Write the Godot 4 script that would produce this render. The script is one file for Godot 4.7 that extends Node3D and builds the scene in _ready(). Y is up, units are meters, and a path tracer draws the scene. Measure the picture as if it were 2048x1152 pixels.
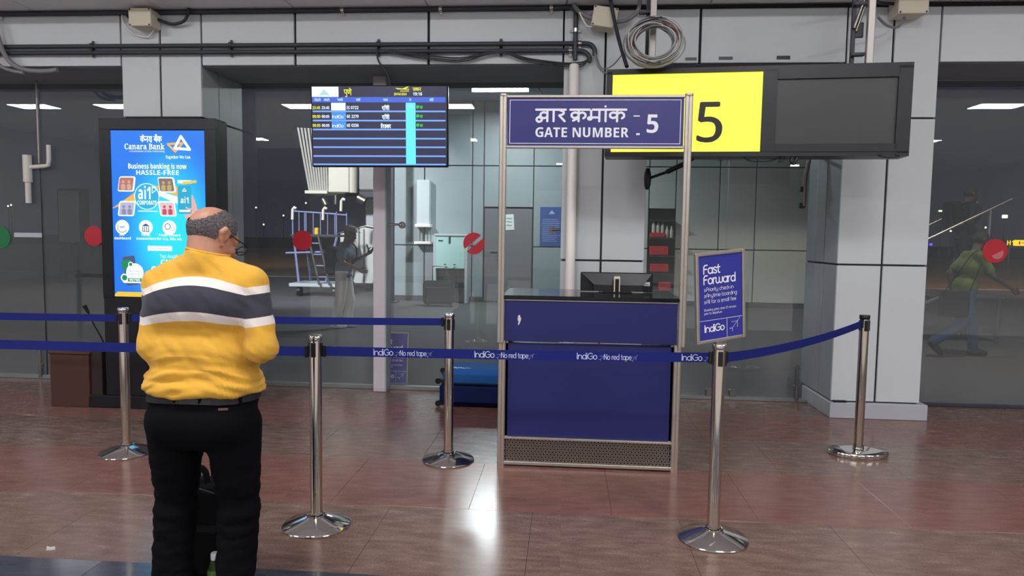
extends Node3D
# A boarding gate seen across its glass front. x runs along the glass, z away from it towards the hall, y up; metres.

# ---------------------------------------------------------------- geometry collector
class G extends RefCounted:
	var v := PackedVector3Array()
	var n := PackedVector3Array()
	var u := PackedVector2Array()
	var xf := Transform3D.IDENTITY

	func at(o: Vector3, b := Basis.IDENTITY) -> G:
		xf = Transform3D(b, o)
		return self

	func t3(a: Vector3, b: Vector3, c: Vector3, na: Vector3, nb: Vector3, nc: Vector3, ua := Vector2.ZERO, ub := Vector2.ZERO, uc := Vector2.ZERO) -> void:
		if (b - a).cross(c - a).dot(na + nb + nc) > 0.0:
			var t := b; b = c; c = t
			t = nb; nb = nc; nc = t
			var w := ub; ub = uc; uc = w
		v.append(xf * a); v.append(xf * b); v.append(xf * c)
		n.append((xf.basis * na).normalized()); n.append((xf.basis * nb).normalized()); n.append((xf.basis * nc).normalized())
		u.append(ua); u.append(ub); u.append(uc)

	func quad(a: Vector3, b: Vector3, c: Vector3, d: Vector3, out: Vector3, uvs := true) -> void:
		# a lower left, b lower right, c upper right, d upper left
		t3(a, b, c, out, out, out, Vector2(0, 1), Vector2(1, 1), Vector2(1, 0))
		t3(a, c, d, out, out, out, Vector2(0, 1), Vector2(1, 0), Vector2(0, 0))

	func rect(x0: float, y0: float, x1: float, y1: float, z: float) -> void:
		quad(Vector3(x0, y0, z), Vector3(x1, y0, z), Vector3(x1, y1, z), Vector3(x0, y1, z), Vector3(0, 0, 1))

	func box(c: Vector3, s: Vector3, bev := 0.004) -> G:
		var h := s * 0.5
		var e := minf(bev, minf(h.x, minf(h.y, h.z)) * 0.49)
		var faces := []
		for ax in 3:
			for sg in [-1.0, 1.0]:
				var out := Vector3.ZERO
				out[ax] = sg
				var b := (ax + 1) % 3
				var d := (ax + 2) % 3
				var q := []
				for k in [[-1, -1], [1, -1], [1, 1], [-1, 1]]:
					var p := Vector3.ZERO
					p[ax] = sg * h[ax]
					p[b] = k[0] * (h[b] - e)
					p[d] = k[1] * (h[d] - e)
					q.append(c + p)
				quad(q[0], q[1], q[2], q[3], out)
				if sg > 0:
					faces.append([ax, b, d])
		if e <= 0.0:
			return self
		for ax in 3:
			var b := (ax + 1) % 3
			var d := (ax + 2) % 3
			for sb in [-1.0, 1.0]:
				for sd in [-1.0, 1.0]:
					var p0 := Vector3.ZERO
					var p1 := Vector3.ZERO
					p0[ax] = -(h[ax] - e); p0[b] = sb * h[b]; p0[d] = sd * (h[d] - e)
					p1 = p0
					p1[b] = sb * (h[b] - e); p1[d] = sd * h[d]
					var q0 := p0
					var q1 := p1
					q0[ax] = h[ax] - e; q1[ax] = h[ax] - e
					var out := Vector3.ZERO
					out[b] = sb; out[d] = sd
					quad(c + p0, c + p1, c + q1, c + q0, out.normalized())
		for sx in [-1.0, 1.0]:
			for sy in [-1.0, 1.0]:
				for sz in [-1.0, 1.0]:
					var s3 := Vector3(sx, sy, sz)
					var o := s3.normalized()
					t3(c + s3 * Vector3(h.x, h.y - e, h.z - e), c + s3 * Vector3(h.x - e, h.y, h.z - e), c + s3 * Vector3(h.x - e, h.y - e, h.z), o, o, o)
		return self

	func bx(x0: float, y0: float, z0: float, x1: float, y1: float, z1: float, bev := 0.004) -> G:
		return box(Vector3(x0 + x1, y0 + y1, z0 + z1) * 0.5, Vector3(absf(x1 - x0), absf(y1 - y0), absf(z1 - z0)), bev)

	func tube(path: Array, r: float, seg := 10, caps := true, r2 := -1.0, flat := 1.0) -> G:
		var m := path.size()
		var rings := []
		var dir: Vector3 = (path[1] - path[0]).normalized()
		var up := dir.cross(Vector3.UP if absf(dir.y) < 0.9 else Vector3.RIGHT).normalized()
		for i in m:
			var d: Vector3 = (path[mini(i + 1, m - 1)] - path[maxi(i - 1, 0)]).normalized()
			up = (up - d * up.dot(d)).normalized()
			var side := d.cross(up)
			var rr := r if r2 < 0.0 else lerpf(r, r2, float(i) / (m - 1))
			var ring := []
			for k in seg:
				var a := TAU * k / seg
				var o := up * cos(a) + side * sin(a) * flat
				ring.append([path[i] + o * rr, (up * cos(a) * flat + side * sin(a)).normalized()])
			rings.append(ring)
			if caps and (i == 0 or i == m - 1):
				var o2 := -d if i == 0 else d
				for k in seg:
					t3(path[i], ring[k][0], ring[(k + 1) % seg][0], o2, o2, o2)
		for i in m - 1:
			for k in seg:
				var k2 := (k + 1) % seg
				var a = rings[i][k]; var b = rings[i][k2]; var c = rings[i + 1][k2]; var d = rings[i + 1][k]
				var u0 := Vector2(float(k) / seg, float(i) / (m - 1)); var u1 := Vector2(float(k + 1) / seg, float(i + 1) / (m - 1))
				t3(a[0], b[0], c[0], a[1], b[1], c[1], u0, Vector2(u1.x, u0.y), u1)
				t3(a[0], c[0], d[0], a[1], c[1], d[1], u0, u1, Vector2(u0.x, u1.y))
		return self

	func cyl(a: Vector3, b: Vector3, r: float, seg := 16, r2 := -1.0) -> G:
		return tube([a, b], r, seg, true, r2)

	func lathe(pr: Array, c: Vector3, seg := 32, sx := 1.0, sz := 1.0, smooth := 0.6) -> G:
		# pr: points (radius, height); corners sharper than «smooth» (cosine) stay sharp
		for i in pr.size() - 1:
			var a: Vector2 = pr[i]
			var b: Vector2 = pr[i + 1]
			var f := Vector2(b.y - a.y, a.x - b.x).normalized()
			var fa := f
			var fb := f
			if i > 0:
				var p: Vector2 = pr[i - 1]
				var g := Vector2(a.y - p.y, p.x - a.x).normalized()
				if g.dot(f) > smooth:
					fa = (f + g).normalized()
			if i < pr.size() - 2:
				var q: Vector2 = pr[i + 2]
				var g2 := Vector2(q.y - b.y, b.x - q.x).normalized()
				if g2.dot(f) > smooth:
					fb = (f + g2).normalized()
			for k in seg:
				var t0 := TAU * k / seg
				var t1 := TAU * (k + 1) / seg
				var d0 := Vector3(cos(t0) * sx, 0, sin(t0) * sz)
				var d1 := Vector3(cos(t1) * sx, 0, sin(t1) * sz)
				var e0 := Vector3(cos(t0) / sx, 0, sin(t0) / sz).normalized()
				var e1 := Vector3(cos(t1) / sx, 0, sin(t1) / sz).normalized()
				var A := c + d0 * a.x + Vector3(0, a.y, 0)
				var B := c + d1 * a.x + Vector3(0, a.y, 0)
				var C := c + d1 * b.x + Vector3(0, b.y, 0)
				var D := c + d0 * b.x + Vector3(0, b.y, 0)
				var nA := e0 * fa.x + Vector3(0, fa.y, 0)
				var nB := e1 * fa.x + Vector3(0, fa.y, 0)
				var nC := e1 * fb.x + Vector3(0, fb.y, 0)
				var nD := e0 * fb.x + Vector3(0, fb.y, 0)
				var w0 := float(k) / seg; var w1 := float(k + 1) / seg
				var s0 := float(i) / (pr.size() - 1); var s1 := float(i + 1) / (pr.size() - 1)
				if a.x > 1e-5:
					t3(A, B, C, nA, nB, nC, Vector2(w0, s0), Vector2(w1, s0), Vector2(w1, s1))
				if b.x > 1e-5:
					t3(A, C, D, nA, nC, nD, Vector2(w0, s0), Vector2(w1, s1), Vector2(w0, s1))
		return self

	func prism(poly: PackedVector2Array, z0: float, z1: float) -> G:
		# an outline in x and y, from z0 (back) to z1 (front)
		var ix := Geometry2D.triangulate_polygon(poly)
		for i in range(0, ix.size(), 3):
			var p := []
			for k in 3:
				p.append(poly[ix[i + k]])
			var F := Vector3(0, 0, 1)
			t3(Vector3(p[0].x, p[0].y, z1), Vector3(p[1].x, p[1].y, z1), Vector3(p[2].x, p[2].y, z1), F, F, F)
			t3(Vector3(p[0].x, p[0].y, z0), Vector3(p[1].x, p[1].y, z0), Vector3(p[2].x, p[2].y, z0), -F, -F, -F)
		var sg := -1.0 if Geometry2D.is_polygon_clockwise(poly) else 1.0
		for i in poly.size():
			var a := poly[i]
			var b := poly[(i + 1) % poly.size()]
			var o := Vector3(b.y - a.y, a.x - b.x, 0).normalized() * sg
			quad(Vector3(a.x, a.y, z0), Vector3(b.x, b.y, z0), Vector3(b.x, b.y, z1), Vector3(a.x, a.y, z1), o)
		return self

	func disc(c: Vector2, r: float, z: float, seg := 20, a0 := 0.0, a1 := TAU) -> void:
		var F := Vector3(0, 0, 1)
		for k in seg:
			var p := c + Vector2.from_angle(lerpf(a0, a1, float(k) / seg)) * r
			var q := c + Vector2.from_angle(lerpf(a0, a1, float(k + 1) / seg)) * r
			t3(Vector3(c.x, c.y, z), Vector3(p.x, p.y, z), Vector3(q.x, q.y, z), F, F, F)

	var coat := 0

	func stroke(pts: Array, w: float, z0: float) -> void:
		# a flat painted line with round ends; each dab lies a hair above the last, so that none share a plane
		var F := Vector3(0, 0, 1)
		for i in pts.size():
			coat += 1
			var z := z0 + (coat % 61) * 0.000006
			disc(pts[i], w * 0.5, z, 8)
			if i:
				coat += 1
				z = z0 + (coat % 61) * 0.000006
				var a: Vector2 = pts[i - 1]
				var b: Vector2 = pts[i]
				var s := (b - a).orthogonal().normalized() * w * 0.5
				quad(Vector3(a.x + s.x, a.y + s.y, z), Vector3(b.x + s.x, b.y + s.y, z), Vector3(b.x - s.x, b.y - s.y, z), Vector3(a.x - s.x, a.y - s.y, z), F)

	func text(s: String, h: float, x: float, y: float, z: float, bold := false, family := "Droid Sans", width := 0.0, align := 0) -> float:
		# capitals h high; x, y the left (align 0), middle (1) or right (2) end of the baseline; gives back the width
		var f := SystemFont.new()
		f.font_names = PackedStringArray([family])
		f.font_weight = 700 if bold else 400
		var tm := TextMesh.new()
		tm.font = f
		tm.text = s
		tm.font_size = 64
		tm.pixel_size = h / (0.714 * 64.0)
		tm.depth = 0.0
		tm.curve_step = 1.0
		tm.horizontal_alignment = HORIZONTAL_ALIGNMENT_LEFT
		tm.vertical_alignment = VERTICAL_ALIGNMENT_BOTTOM
		var arr := tm.get_mesh_arrays()
		var P: PackedVector3Array = arr[Mesh.ARRAY_VERTEX]
		if P.is_empty():
			return 0.0
		var base := Vector2(1e9, 1e9)
		var top := -1e9
		var right := -1e9
		for p in P:
			base.x = minf(base.x, p.x); right = maxf(right, p.x)
		# the baseline: the lowest point of an «H» set the same way
		tm.text = "H"
		var ref: PackedVector3Array = tm.get_mesh_arrays()[Mesh.ARRAY_VERTEX]
		for p in ref:
			base.y = minf(base.y, p.y)
		tm.text = s
		var sx := width / (right - base.x) if width > 0.0 else 1.0
		var w := (right - base.x) * sx
		var x0 := x - w * 0.5 * align
		var ix: PackedInt32Array = arr[Mesh.ARRAY_INDEX] if arr[Mesh.ARRAY_INDEX] != null else PackedInt32Array(range(P.size()))
		var F := Vector3(0, 0, 1)
		var q := []
		for p in P:
			q.append(Vector3(x0 + (p.x - base.x) * sx, y + p.y - base.y, z))
		var N: PackedVector3Array = arr[Mesh.ARRAY_NORMAL]
		for i in range(0, ix.size(), 3):
			if N[ix[i]].z > 0.5:
				t3(q[ix[i]], q[ix[i + 1]], q[ix[i + 2]], F, F, F)
		return w

	func mesh(shift := Vector3.ZERO) -> ArrayMesh:
		var arr := []
		arr.resize(Mesh.ARRAY_MAX)
		var w := v.duplicate()
		for i in w.size():
			w[i] -= shift
		arr[Mesh.ARRAY_VERTEX] = w
		arr[Mesh.ARRAY_NORMAL] = n
		arr[Mesh.ARRAY_TEX_UV] = u
		var m := ArrayMesh.new()
		m.add_surface_from_arrays(Mesh.PRIMITIVE_TRIANGLES, arr)
		return m

# ---------------------------------------------------------------- things, parts, materials
var bases := {}
var taken := {}
var mats := {}
var rng := RandomNumberGenerator.new()

func numbered(s: String) -> String:
	var k: int = taken.get(s, 0)
	taken[s] = k + 1
	return s if k == 0 else "%s_%03d" % [s, k]

func tag(o: Node3D, label: String, category: String, group := "") -> Node3D:
	o.set_meta("label", label)
	o.set_meta("category", category)
	if group:
		o.set_meta("group", group)
	return o

# a Node3D at the thing's base. With «own» its parts are drawn in its own axes, else in the world's
func thing(called: String, label: String, category: String, p := Vector3.ZERO, own := false, turn := Vector3.ZERO, group := "") -> Node3D:
	var o := Node3D.new()
	o.name = numbered(called)
	add_child(o)
	o.position = p
	o.rotation = turn
	bases[o] = Vector3.ZERO if own else p
	return tag(o, label, category, group)

func structure(called: String, p := Vector3.ZERO) -> Node3D:
	var o := Node3D.new()
	o.name = called
	add_child(o)
	o.position = p
	o.set_meta("kind", "structure")
	bases[o] = p
	return o

func part(called: String, g: G, m: Material, parent: Node3D, label := "") -> MeshInstance3D:
	return mesh_part(called, g.mesh(bases[parent]), m, parent, label)

func mesh_part(called: String, mesh: Mesh, m: Material, parent: Node3D, label := "") -> MeshInstance3D:
	var o := MeshInstance3D.new()
	o.name = called
	o.mesh = mesh
	o.material_override = m
	o.cast_shadow = GeometryInstance3D.SHADOW_CASTING_SETTING_ON
	parent.add_child(o, true)
	bases[o] = bases[parent]
	if label:
		o.set_meta("label", label)
	return o

func one(called: String, g: G, m: Material, label: String, category: String, group := "", p := Vector3.ZERO) -> MeshInstance3D:
	var o := MeshInstance3D.new()
	o.name = numbered(called)
	o.mesh = g.mesh(p)
	o.material_override = m
	add_child(o)
	o.position = p
	bases[o] = p
	tag(o, label, category, group)
	return o

func M(key: String, c := Color.WHITE, rough := 0.5, metal := 0.0) -> StandardMaterial3D:
	if mats.has(key):
		return mats[key]
	var m := StandardMaterial3D.new()
	m.resource_name = key
	m.albedo_color = c
	m.roughness = rough
	m.metallic = metal
	if rough >= 0.75:
		m.metallic_specular = 0.22    # cloth, dust and rough paint
	mats[key] = m
	return m

func glow(key: String, c: Color, e: float) -> StandardMaterial3D:
	if mats.has(key):
		return mats[key]
	var m := M(key, Color(0.02, 0.02, 0.02), 0.4)
	m.emission_enabled = true
	m.emission = c
	m.emission_energy_multiplier = e
	return m

func rgb(r: int, g: int, b: int) -> Color:
	return Color(r / 255.0, g / 255.0, b / 255.0)

# ---------------------------------------------------------------- drawn letters
# Latin, one line wide throughout: l straight, a arc (centre, radius, from, to in degrees), c curve
const LATIN := {
	"a": "6|a 2.5 2.5 2.5 0 360|l 5 5 5 0", "b": "6|l 0 7.5 0 0|a 2.5 2.5 2.5 0 360", "c": "5.2|a 2.5 2.5 2.5 50 310", "d": "6|a 2.5 2.5 2.5 0 360|l 5 7.5 5 0",
	"e": "6|a 2.5 2.5 2.5 0 318|l 0.2 2.5 5 2.5", "f": "3.8|l 1 0 1 5.8|a 2.7 5.8 1.7 90 180|l 0 4.9 2.8 4.9", "g": "6|a 2.5 2.5 2.5 0 360|l 5 5 5 -0.2|a 2.6 -0.2 2.4 230 360",
	"h": "6|l 0 7.5 0 0|a 2.5 2.5 2.5 0 180|l 5 2.5 5 0", "i": "1.6|l 0.3 5 0.3 0|l 0.3 7 0.3 7.2", "k": "5|l 0 7.5 0 0|l 4 5 0.2 2.4|l 1.6 3.2 4.4 0", "l": "1.6|l 0.3 7.5 0.3 0",
	"m": "8.6|l 0 5 0 0|a 1.9 3.1 1.9 0 180|l 3.8 3.1 3.8 0|a 5.7 3.1 1.9 0 180|l 7.6 3.1 7.6 0", "n": "6|l 0 5 0 0|a 2.5 2.5 2.5 0 180|l 5 2.5 5 0", "o": "6|a 2.5 2.5 2.5 0 360",
	"p": "6|l 0 5 0 -2.4|a 2.5 2.5 2.5 0 360", "r": "3.4|l 0 5 0 0|a 2.4 2.6 2.4 90 180", "s": "4.8|c 3.9 4.4 2.6 5.1 0.9 4.8 0.5 3.6 2 2.6 3.7 1.7 3.5 0.3 1.9 -0.1 0.3 0.6", "t": "3.8|l 1 7 1 1.5|a 2.5 1.5 1.5 180 280|l 0 4.9 2.8 4.9",
	"u": "6|l 0 5 0 2.5|a 2.5 2.5 2.5 180 360|l 5 5 5 0", "w": "8.6|l 0 5 0 1.9|a 1.9 1.9 1.9 180 360|l 3.8 5 3.8 1.9|a 5.7 1.9 1.9 180 360|l 7.6 5 7.6 1.9", "y": "6|l 0 5 0 2.5|a 2.5 2.5 2.5 180 360|l 5 5 5 -0.2|a 2.6 -0.2 2.4 230 360",
	"A": "6|l 0 0 0 5|a 2.5 5 2.5 0 180|l 5 5 5 0|l 0 3 5 3", "B": "5.8|l 0 7.5 0 0|l 0 7.5 2.6 7.5|a 2.6 5.7 1.8 -90 90|l 2.6 3.9 0 3.9|a 2.8 1.95 1.95 -90 90|l 2.8 0 0 0", "D": "6|l 0 7.5 0 0|l 0 7.5 1.5 7.5|a 1.5 3.75 3.75 -90 90|l 1.5 0 0 0",
	"F": "5|l 0 0 0 5.4|a 2.1 5.4 2.1 90 180|l 2.1 7.5 4 7.5|l 0 4 3.4 4", "G": "7.6|a 3.6 3.75 3.75 45 360|l 3.9 3.75 7.3 3.75", "I": "1.7|l 0.3 7.5 0.3 0", "N": "6.4|l 0 0 0 7.5|l 0 7.5 5 0|l 5 0 5 7.5", "P": "5.6|l 0 7.5 0 0|l 0 7.5 2.5 7.5|a 2.5 5.4 2.1 -90 90|l 2.5 3.3 0 3.3",
	"2": "5.6|a 2.3 5.3 2.2 -30 170|l 4.2 4.2 0.2 0|l 0.2 0 4.6 0", "5": "5.6|l 4.2 7.5 0.9 7.5|l 0.9 7.5 0.5 4.4|a 2.2 2.5 2.5 -150 130", "-": "3.4|l 0.3 2.6 2.4 2.6", ".": "1.6|l 0.3 0 0.3 0.1", "»": "6.4|l 0 5 2.4 2.4|l 2.4 2.4 0 -0.2|l 2.6 5 5 2.4|l 5 2.4 2.6 -0.2", " ": "3.4",
}
# Devanagari: hung from the head line at 7; the first number is the width
const NAGARI := {
	"aa": "2.4|l 1.2 7 1.2 0", "ra": "4|l 1.6 7 1.6 6.6|c 1.6 6.6 3 5.8 3 4.4 1.2 3.5|l 1.2 3.5 3.6 0", "ka": "7|l 3.4 7 3.4 0|c 3.4 4.6 2 5.3 0.7 4.5 0.7 2.7 2 2 3.4 3|c 3.4 4.4 4.8 5.3 6 4.4 6.1 2.8 5.3 1.8",
	"kra": "7|l 3.4 7 3.4 0|c 3.4 4.6 2 5.3 0.7 4.5 0.7 2.7 2 2 3.4 3|c 3.4 4.4 4.8 5.3 6 4.4 6.1 2.8 5.3 1.8|l 3.4 1.9 1.2 0.4", "ma": "6|l 4.7 7 4.7 0|l 1.4 7 1.4 2.2|a 0.9 1.7 0.7 0 360|l 1.4 2.3 4.7 2.3",
	"dva": "6.4|l 4.9 7 4.9 0|c 4.9 4.9 3.2 5.4 2 4.4 2.1 2.6 3.6 1.9 4.9 2.7|c 2.1 3 0.9 2.4 0.2 1 1 -0.3 2.3 0.2 2.5 1.5 1.6 2.3", "pa": "5.4|l 4.2 7 4.2 0|c 0.9 7 0.9 4.4 1.6 2.9 3 2.5 4.2 2.9", "nna": "6.4|l 5.2 7 5.2 0|c 0.8 7 0.8 4 1.4 2.4 2.8 2.4 3.2 4|l 3.2 7 3.2 3.4",
	"na": "5.8|l 4.6 7 4.6 0|l 1.4 3.4 4.6 3.4|a 1 3 0.7 0 360", "ba": "5.8|l 4.6 7 4.6 0|c 4.6 4.8 3 5.4 1 4.6 0.8 2.8 2.4 2 4.6 2.9|l 1.2 4.6 4 2.6", "da": "5|l 2.4 7 2.4 5.8|c 4 5 2.4 5.8 1 4.6 1.3 2.8 2.9 2.3 3.6 3|l 2.9 2.3 4.2 0",
	"i": "2.4|l 1.2 7 1.2 0|c 1.2 7 1.6 9.2 3.8 9.4 5.6 7.2", "ii": "2.4|l 1.2 7 1.2 0|c 1.2 7 0.6 9.2 -1.6 9.4 -3.4 7.2", "lla": "7.4|l 6.2 7 6.2 0|c 6.2 5.2 5 5.8 4.2 4.8 4.2 3.4|c 4.2 4.8 3 5.8 1.6 4.8 1.6 3.2|c 4.2 3 3 1.2 1.6 0.8",
	"la": "6.6|l 5.4 7 5.4 0|c 5.4 4.6 4.2 5.4 3.2 4.4 3.2 2.4|c 3.2 4.2 2 5.2 0.8 4.2 0.8 2.6 1.8 1.4", "ha": "5|l 2.4 7 2.4 5.8|c 4 5.6 2 5.6 0.9 4.5 2.2 3.5 3.9 3.2 2.4 2.4 1.2 1.2 2.6 0.1 4 0.6", "ya": "5.8|l 4.6 7 4.6 0|c 1 7 2 5.6 1.2 4.2 1.4 2.7 3 2.4 4.6 3",
	"ga": "5.4|l 4.2 7 4.2 0|l 1.9 7 1.9 3.2|a 1.3 2.7 0.7 0 360", "ta": "5.8|l 4.6 7 4.6 0|c 4.6 3.9 2.6 4.4 1.2 3 2 1.2", "tta": "5|l 2.4 7 2.4 5.8|c 4 5.4 2.2 5.8 0.9 4.2 1.4 1.8 3.2 1.3 4.4 2", "va": "5.6|l 4.4 7 4.4 0|a 2.6 3.2 1.8 0 360", "stha": "8|l 0.8 7 0.8 5|c 0.8 5 2.2 4.4 2 3 0.8 2.6|l 1 2.6 2.4 0.4|l 2 4 6.8 4|l 6.8 7 6.8 0|c 4 6.6 5 5.6 4 4.4 4.4 2 6.8 2.6",
	"lra": "6|l 2.6 7 2.6 5.6|a 1.6 3.6 1.4 0 360|a 4.2 3.6 1.4 0 360", "pra": "5.4|l 4.2 7 4.2 0|c 0.9 7 0.9 4.4 1.6 2.9 3 2.5 4.2 2.9|l 4.2 1.8 2 0.3", "e": "0|c -1.2 7 -2 8.6 -3.6 9.4", "ai": "0|c -1.2 7 -2 8.6 -3.6 9.4|c -1.2 7 -1.2 8.8 -2.2 10", "u": "0|c -1.3 0 -0.6 -1.2 -1.6 -2.3 -3 -1.8", "m": "0|l -1.3 8.9 -1.3 9", " ": "3",
}

func trace(spec: String) -> Array:
	var t := spec.split(" ")
	var num := []
	for i in range(1, t.size()):
		num.append(t[i].to_float())
	var pts := []
	if t[0] == "l":
		pts = [Vector2(num[0], num[1]), Vector2(num[2], num[3])]
	elif t[0] == "a":
		var k := maxi(4, int(absf(num[4] - num[3]) / 24.0))
		for i in k + 1:
			pts.append(Vector2(num[0], num[1]) + Vector2.from_angle(deg_to_rad(lerpf(num[3], num[4], float(i) / k))) * num[2])
	else:
		var raw := []
		for i in range(0, num.size(), 2):
			raw.append(Vector2(num[i], num[i + 1]))
		for i in raw.size() - 1:
			for s in 4:
				pts.append(raw[i].cubic_interpolate(raw[i + 1], raw[maxi(i - 1, 0)], raw[mini(i + 2, raw.size() - 1)], s / 4.0))
		pts.append(raw[-1])
	return pts

# writes «s» with the drawn letters; unit = the size of one grid step (capitals are 7.5 of them), w the width of the line in steps
func write(g: G, s: String, unit: float, x: float, y: float, z: float, w := 0.8, nagari := false, squeeze := 1.0, align := 0) -> float:
	var keys := Array(s.split("/")) if nagari else Array(s.split(""))
	var table: Dictionary = NAGARI if nagari else LATIN
	var total := 0.0
	for k in keys:
		total += (table[k] as String).split("|")[0].to_float()
	var x0 := x - total * unit * squeeze * 0.5 * align
	var pen := 0.0
	var word := 0.0
	for k in keys:
		var specs := (table[k] as String).split("|")
		for i in range(1, specs.size()):
			var pts := []
			for p in trace(specs[i]):
				pts.append(Vector2(x0 + (pen + p.x) * unit * squeeze, y + p.y * unit))
			g.stroke(pts, w * unit, z)
		if nagari and (k == " ") and pen > word:
			g.stroke([Vector2(x0 + word * unit * squeeze, y + 7 * unit), Vector2(x0 + pen * unit * squeeze, y + 7 * unit)], w * unit, z)
		pen += specs[0].to_float()
		if k == " ":
			word = pen
	if nagari:
		g.stroke([Vector2(x0 + word * unit * squeeze, y + 7 * unit), Vector2(x0 + pen * unit * squeeze, y + 7 * unit)], w * unit, z)
	return total * unit * squeeze

# the small aeroplane made of dots that stands beside the airline's name
func dotted_plane(g: G, x: float, y: float, s: float, z: float) -> void:
	var pts := []
	for i in 9:
		pts.append(Vector2(0.28, 0.22).lerp(Vector2(1, 1), i / 8.0))
	for i in 5:
		pts.append(Vector2(0.22 + 0.13 * i, 0.74))
		pts.append(Vector2(0.79, 0.72 - 0.11 * i))
	for i in 3:
		pts.append(Vector2(0.02 + 0.1 * i, 0.22))
		pts.append(Vector2(0.28, 0.2 - 0.1 * i))
	for p in pts:
		var q: Vector2 = Vector2(x, y) + p * s
		g.disc(q, s * 0.035, z, 6)

# ---------------------------------------------------------------- bodies: tapered capsules joined smoothly, meshed as surface nets
# bone: [from, to, radius, radius] or with a fifth entry, how much its own round shape is stretched along x, y and z
func field(bones: Array, cell: float, k: float) -> Dictionary:
	var lo := Vector3.INF
	var hi := -Vector3.INF
	for b in bones:
		var r := maxf(b[2], b[3]) * (maxf(b[4].x, maxf(b[4].y, b[4].z)) if b.size() > 4 else 1.0)
		for p in [b[0], b[1]]:
			lo = lo.min(p - Vector3.ONE * (r + cell * 3))
			hi = hi.max(p + Vector3.ONE * (r + cell * 3))
	var N := Vector3i(((hi - lo) / cell).ceil()) + Vector3i.ONE
	var f := PackedFloat32Array()
	f.resize(N.x * N.y * N.z)
	f.fill(1.0)
	for b in bones:
		var A: Vector3 = b[0]
		var B: Vector3 = b[1]
		var ra: float = b[2]
		var rb: float = b[3]
		var sq: Vector3 = b[4] if b.size() > 4 else Vector3.ONE
		var least := minf(sq.x, minf(sq.y, sq.z))
		var mid := (A + B) * 0.5
		var R := maxf(ra, rb) * maxf(sq.x, maxf(sq.y, sq.z)) + k + cell * 2
		var i0 := Vector3i(((A.min(B) - Vector3.ONE * R - lo) / cell).floor()).clamp(Vector3i.ZERO, N - Vector3i.ONE)
		var i1 := Vector3i(((A.max(B) + Vector3.ONE * R - lo) / cell).ceil()).clamp(Vector3i.ZERO, N - Vector3i.ONE)
		var a2 := mid + (A - mid) / sq
		var d := mid + (B - mid) / sq - a2
		var dd := maxf(d.length_squared(), 1e-9)
		var plain := sq == Vector3.ONE
		for z in range(i0.z, i1.z + 1):
			for y in range(i0.y, i1.y + 1):
				var at := (z * N.y + y) * N.x
				for x in range(i0.x, i1.x + 1):
					var p := lo + Vector3(x, y, z) * cell
					if not plain:
						p = mid + (p - mid) / sq
					var h := clampf((p - a2).dot(d) / dd, 0.0, 1.0)
					var e := ((p - a2 - d * h).length() - lerpf(ra, rb, h)) * least
					var o := f[at + x]
					var m := k - absf(o - e)
					f[at + x] = minf(o, e) - (m * m / (4.0 * k) if m > 0.0 else 0.0)
	return {"f": f, "n": N, "lo": lo, "cell": cell}

func sample(F: Dictionary, p: Vector3) -> float:
	var q: Vector3 = (p - F.lo) / F.cell
	var N: Vector3i = F.n
	var i := Vector3i(q.round()).clamp(Vector3i.ZERO, N - Vector3i.ONE)
	return F.f[(i.z * N.y + i.y) * N.x + i.x]

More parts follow.
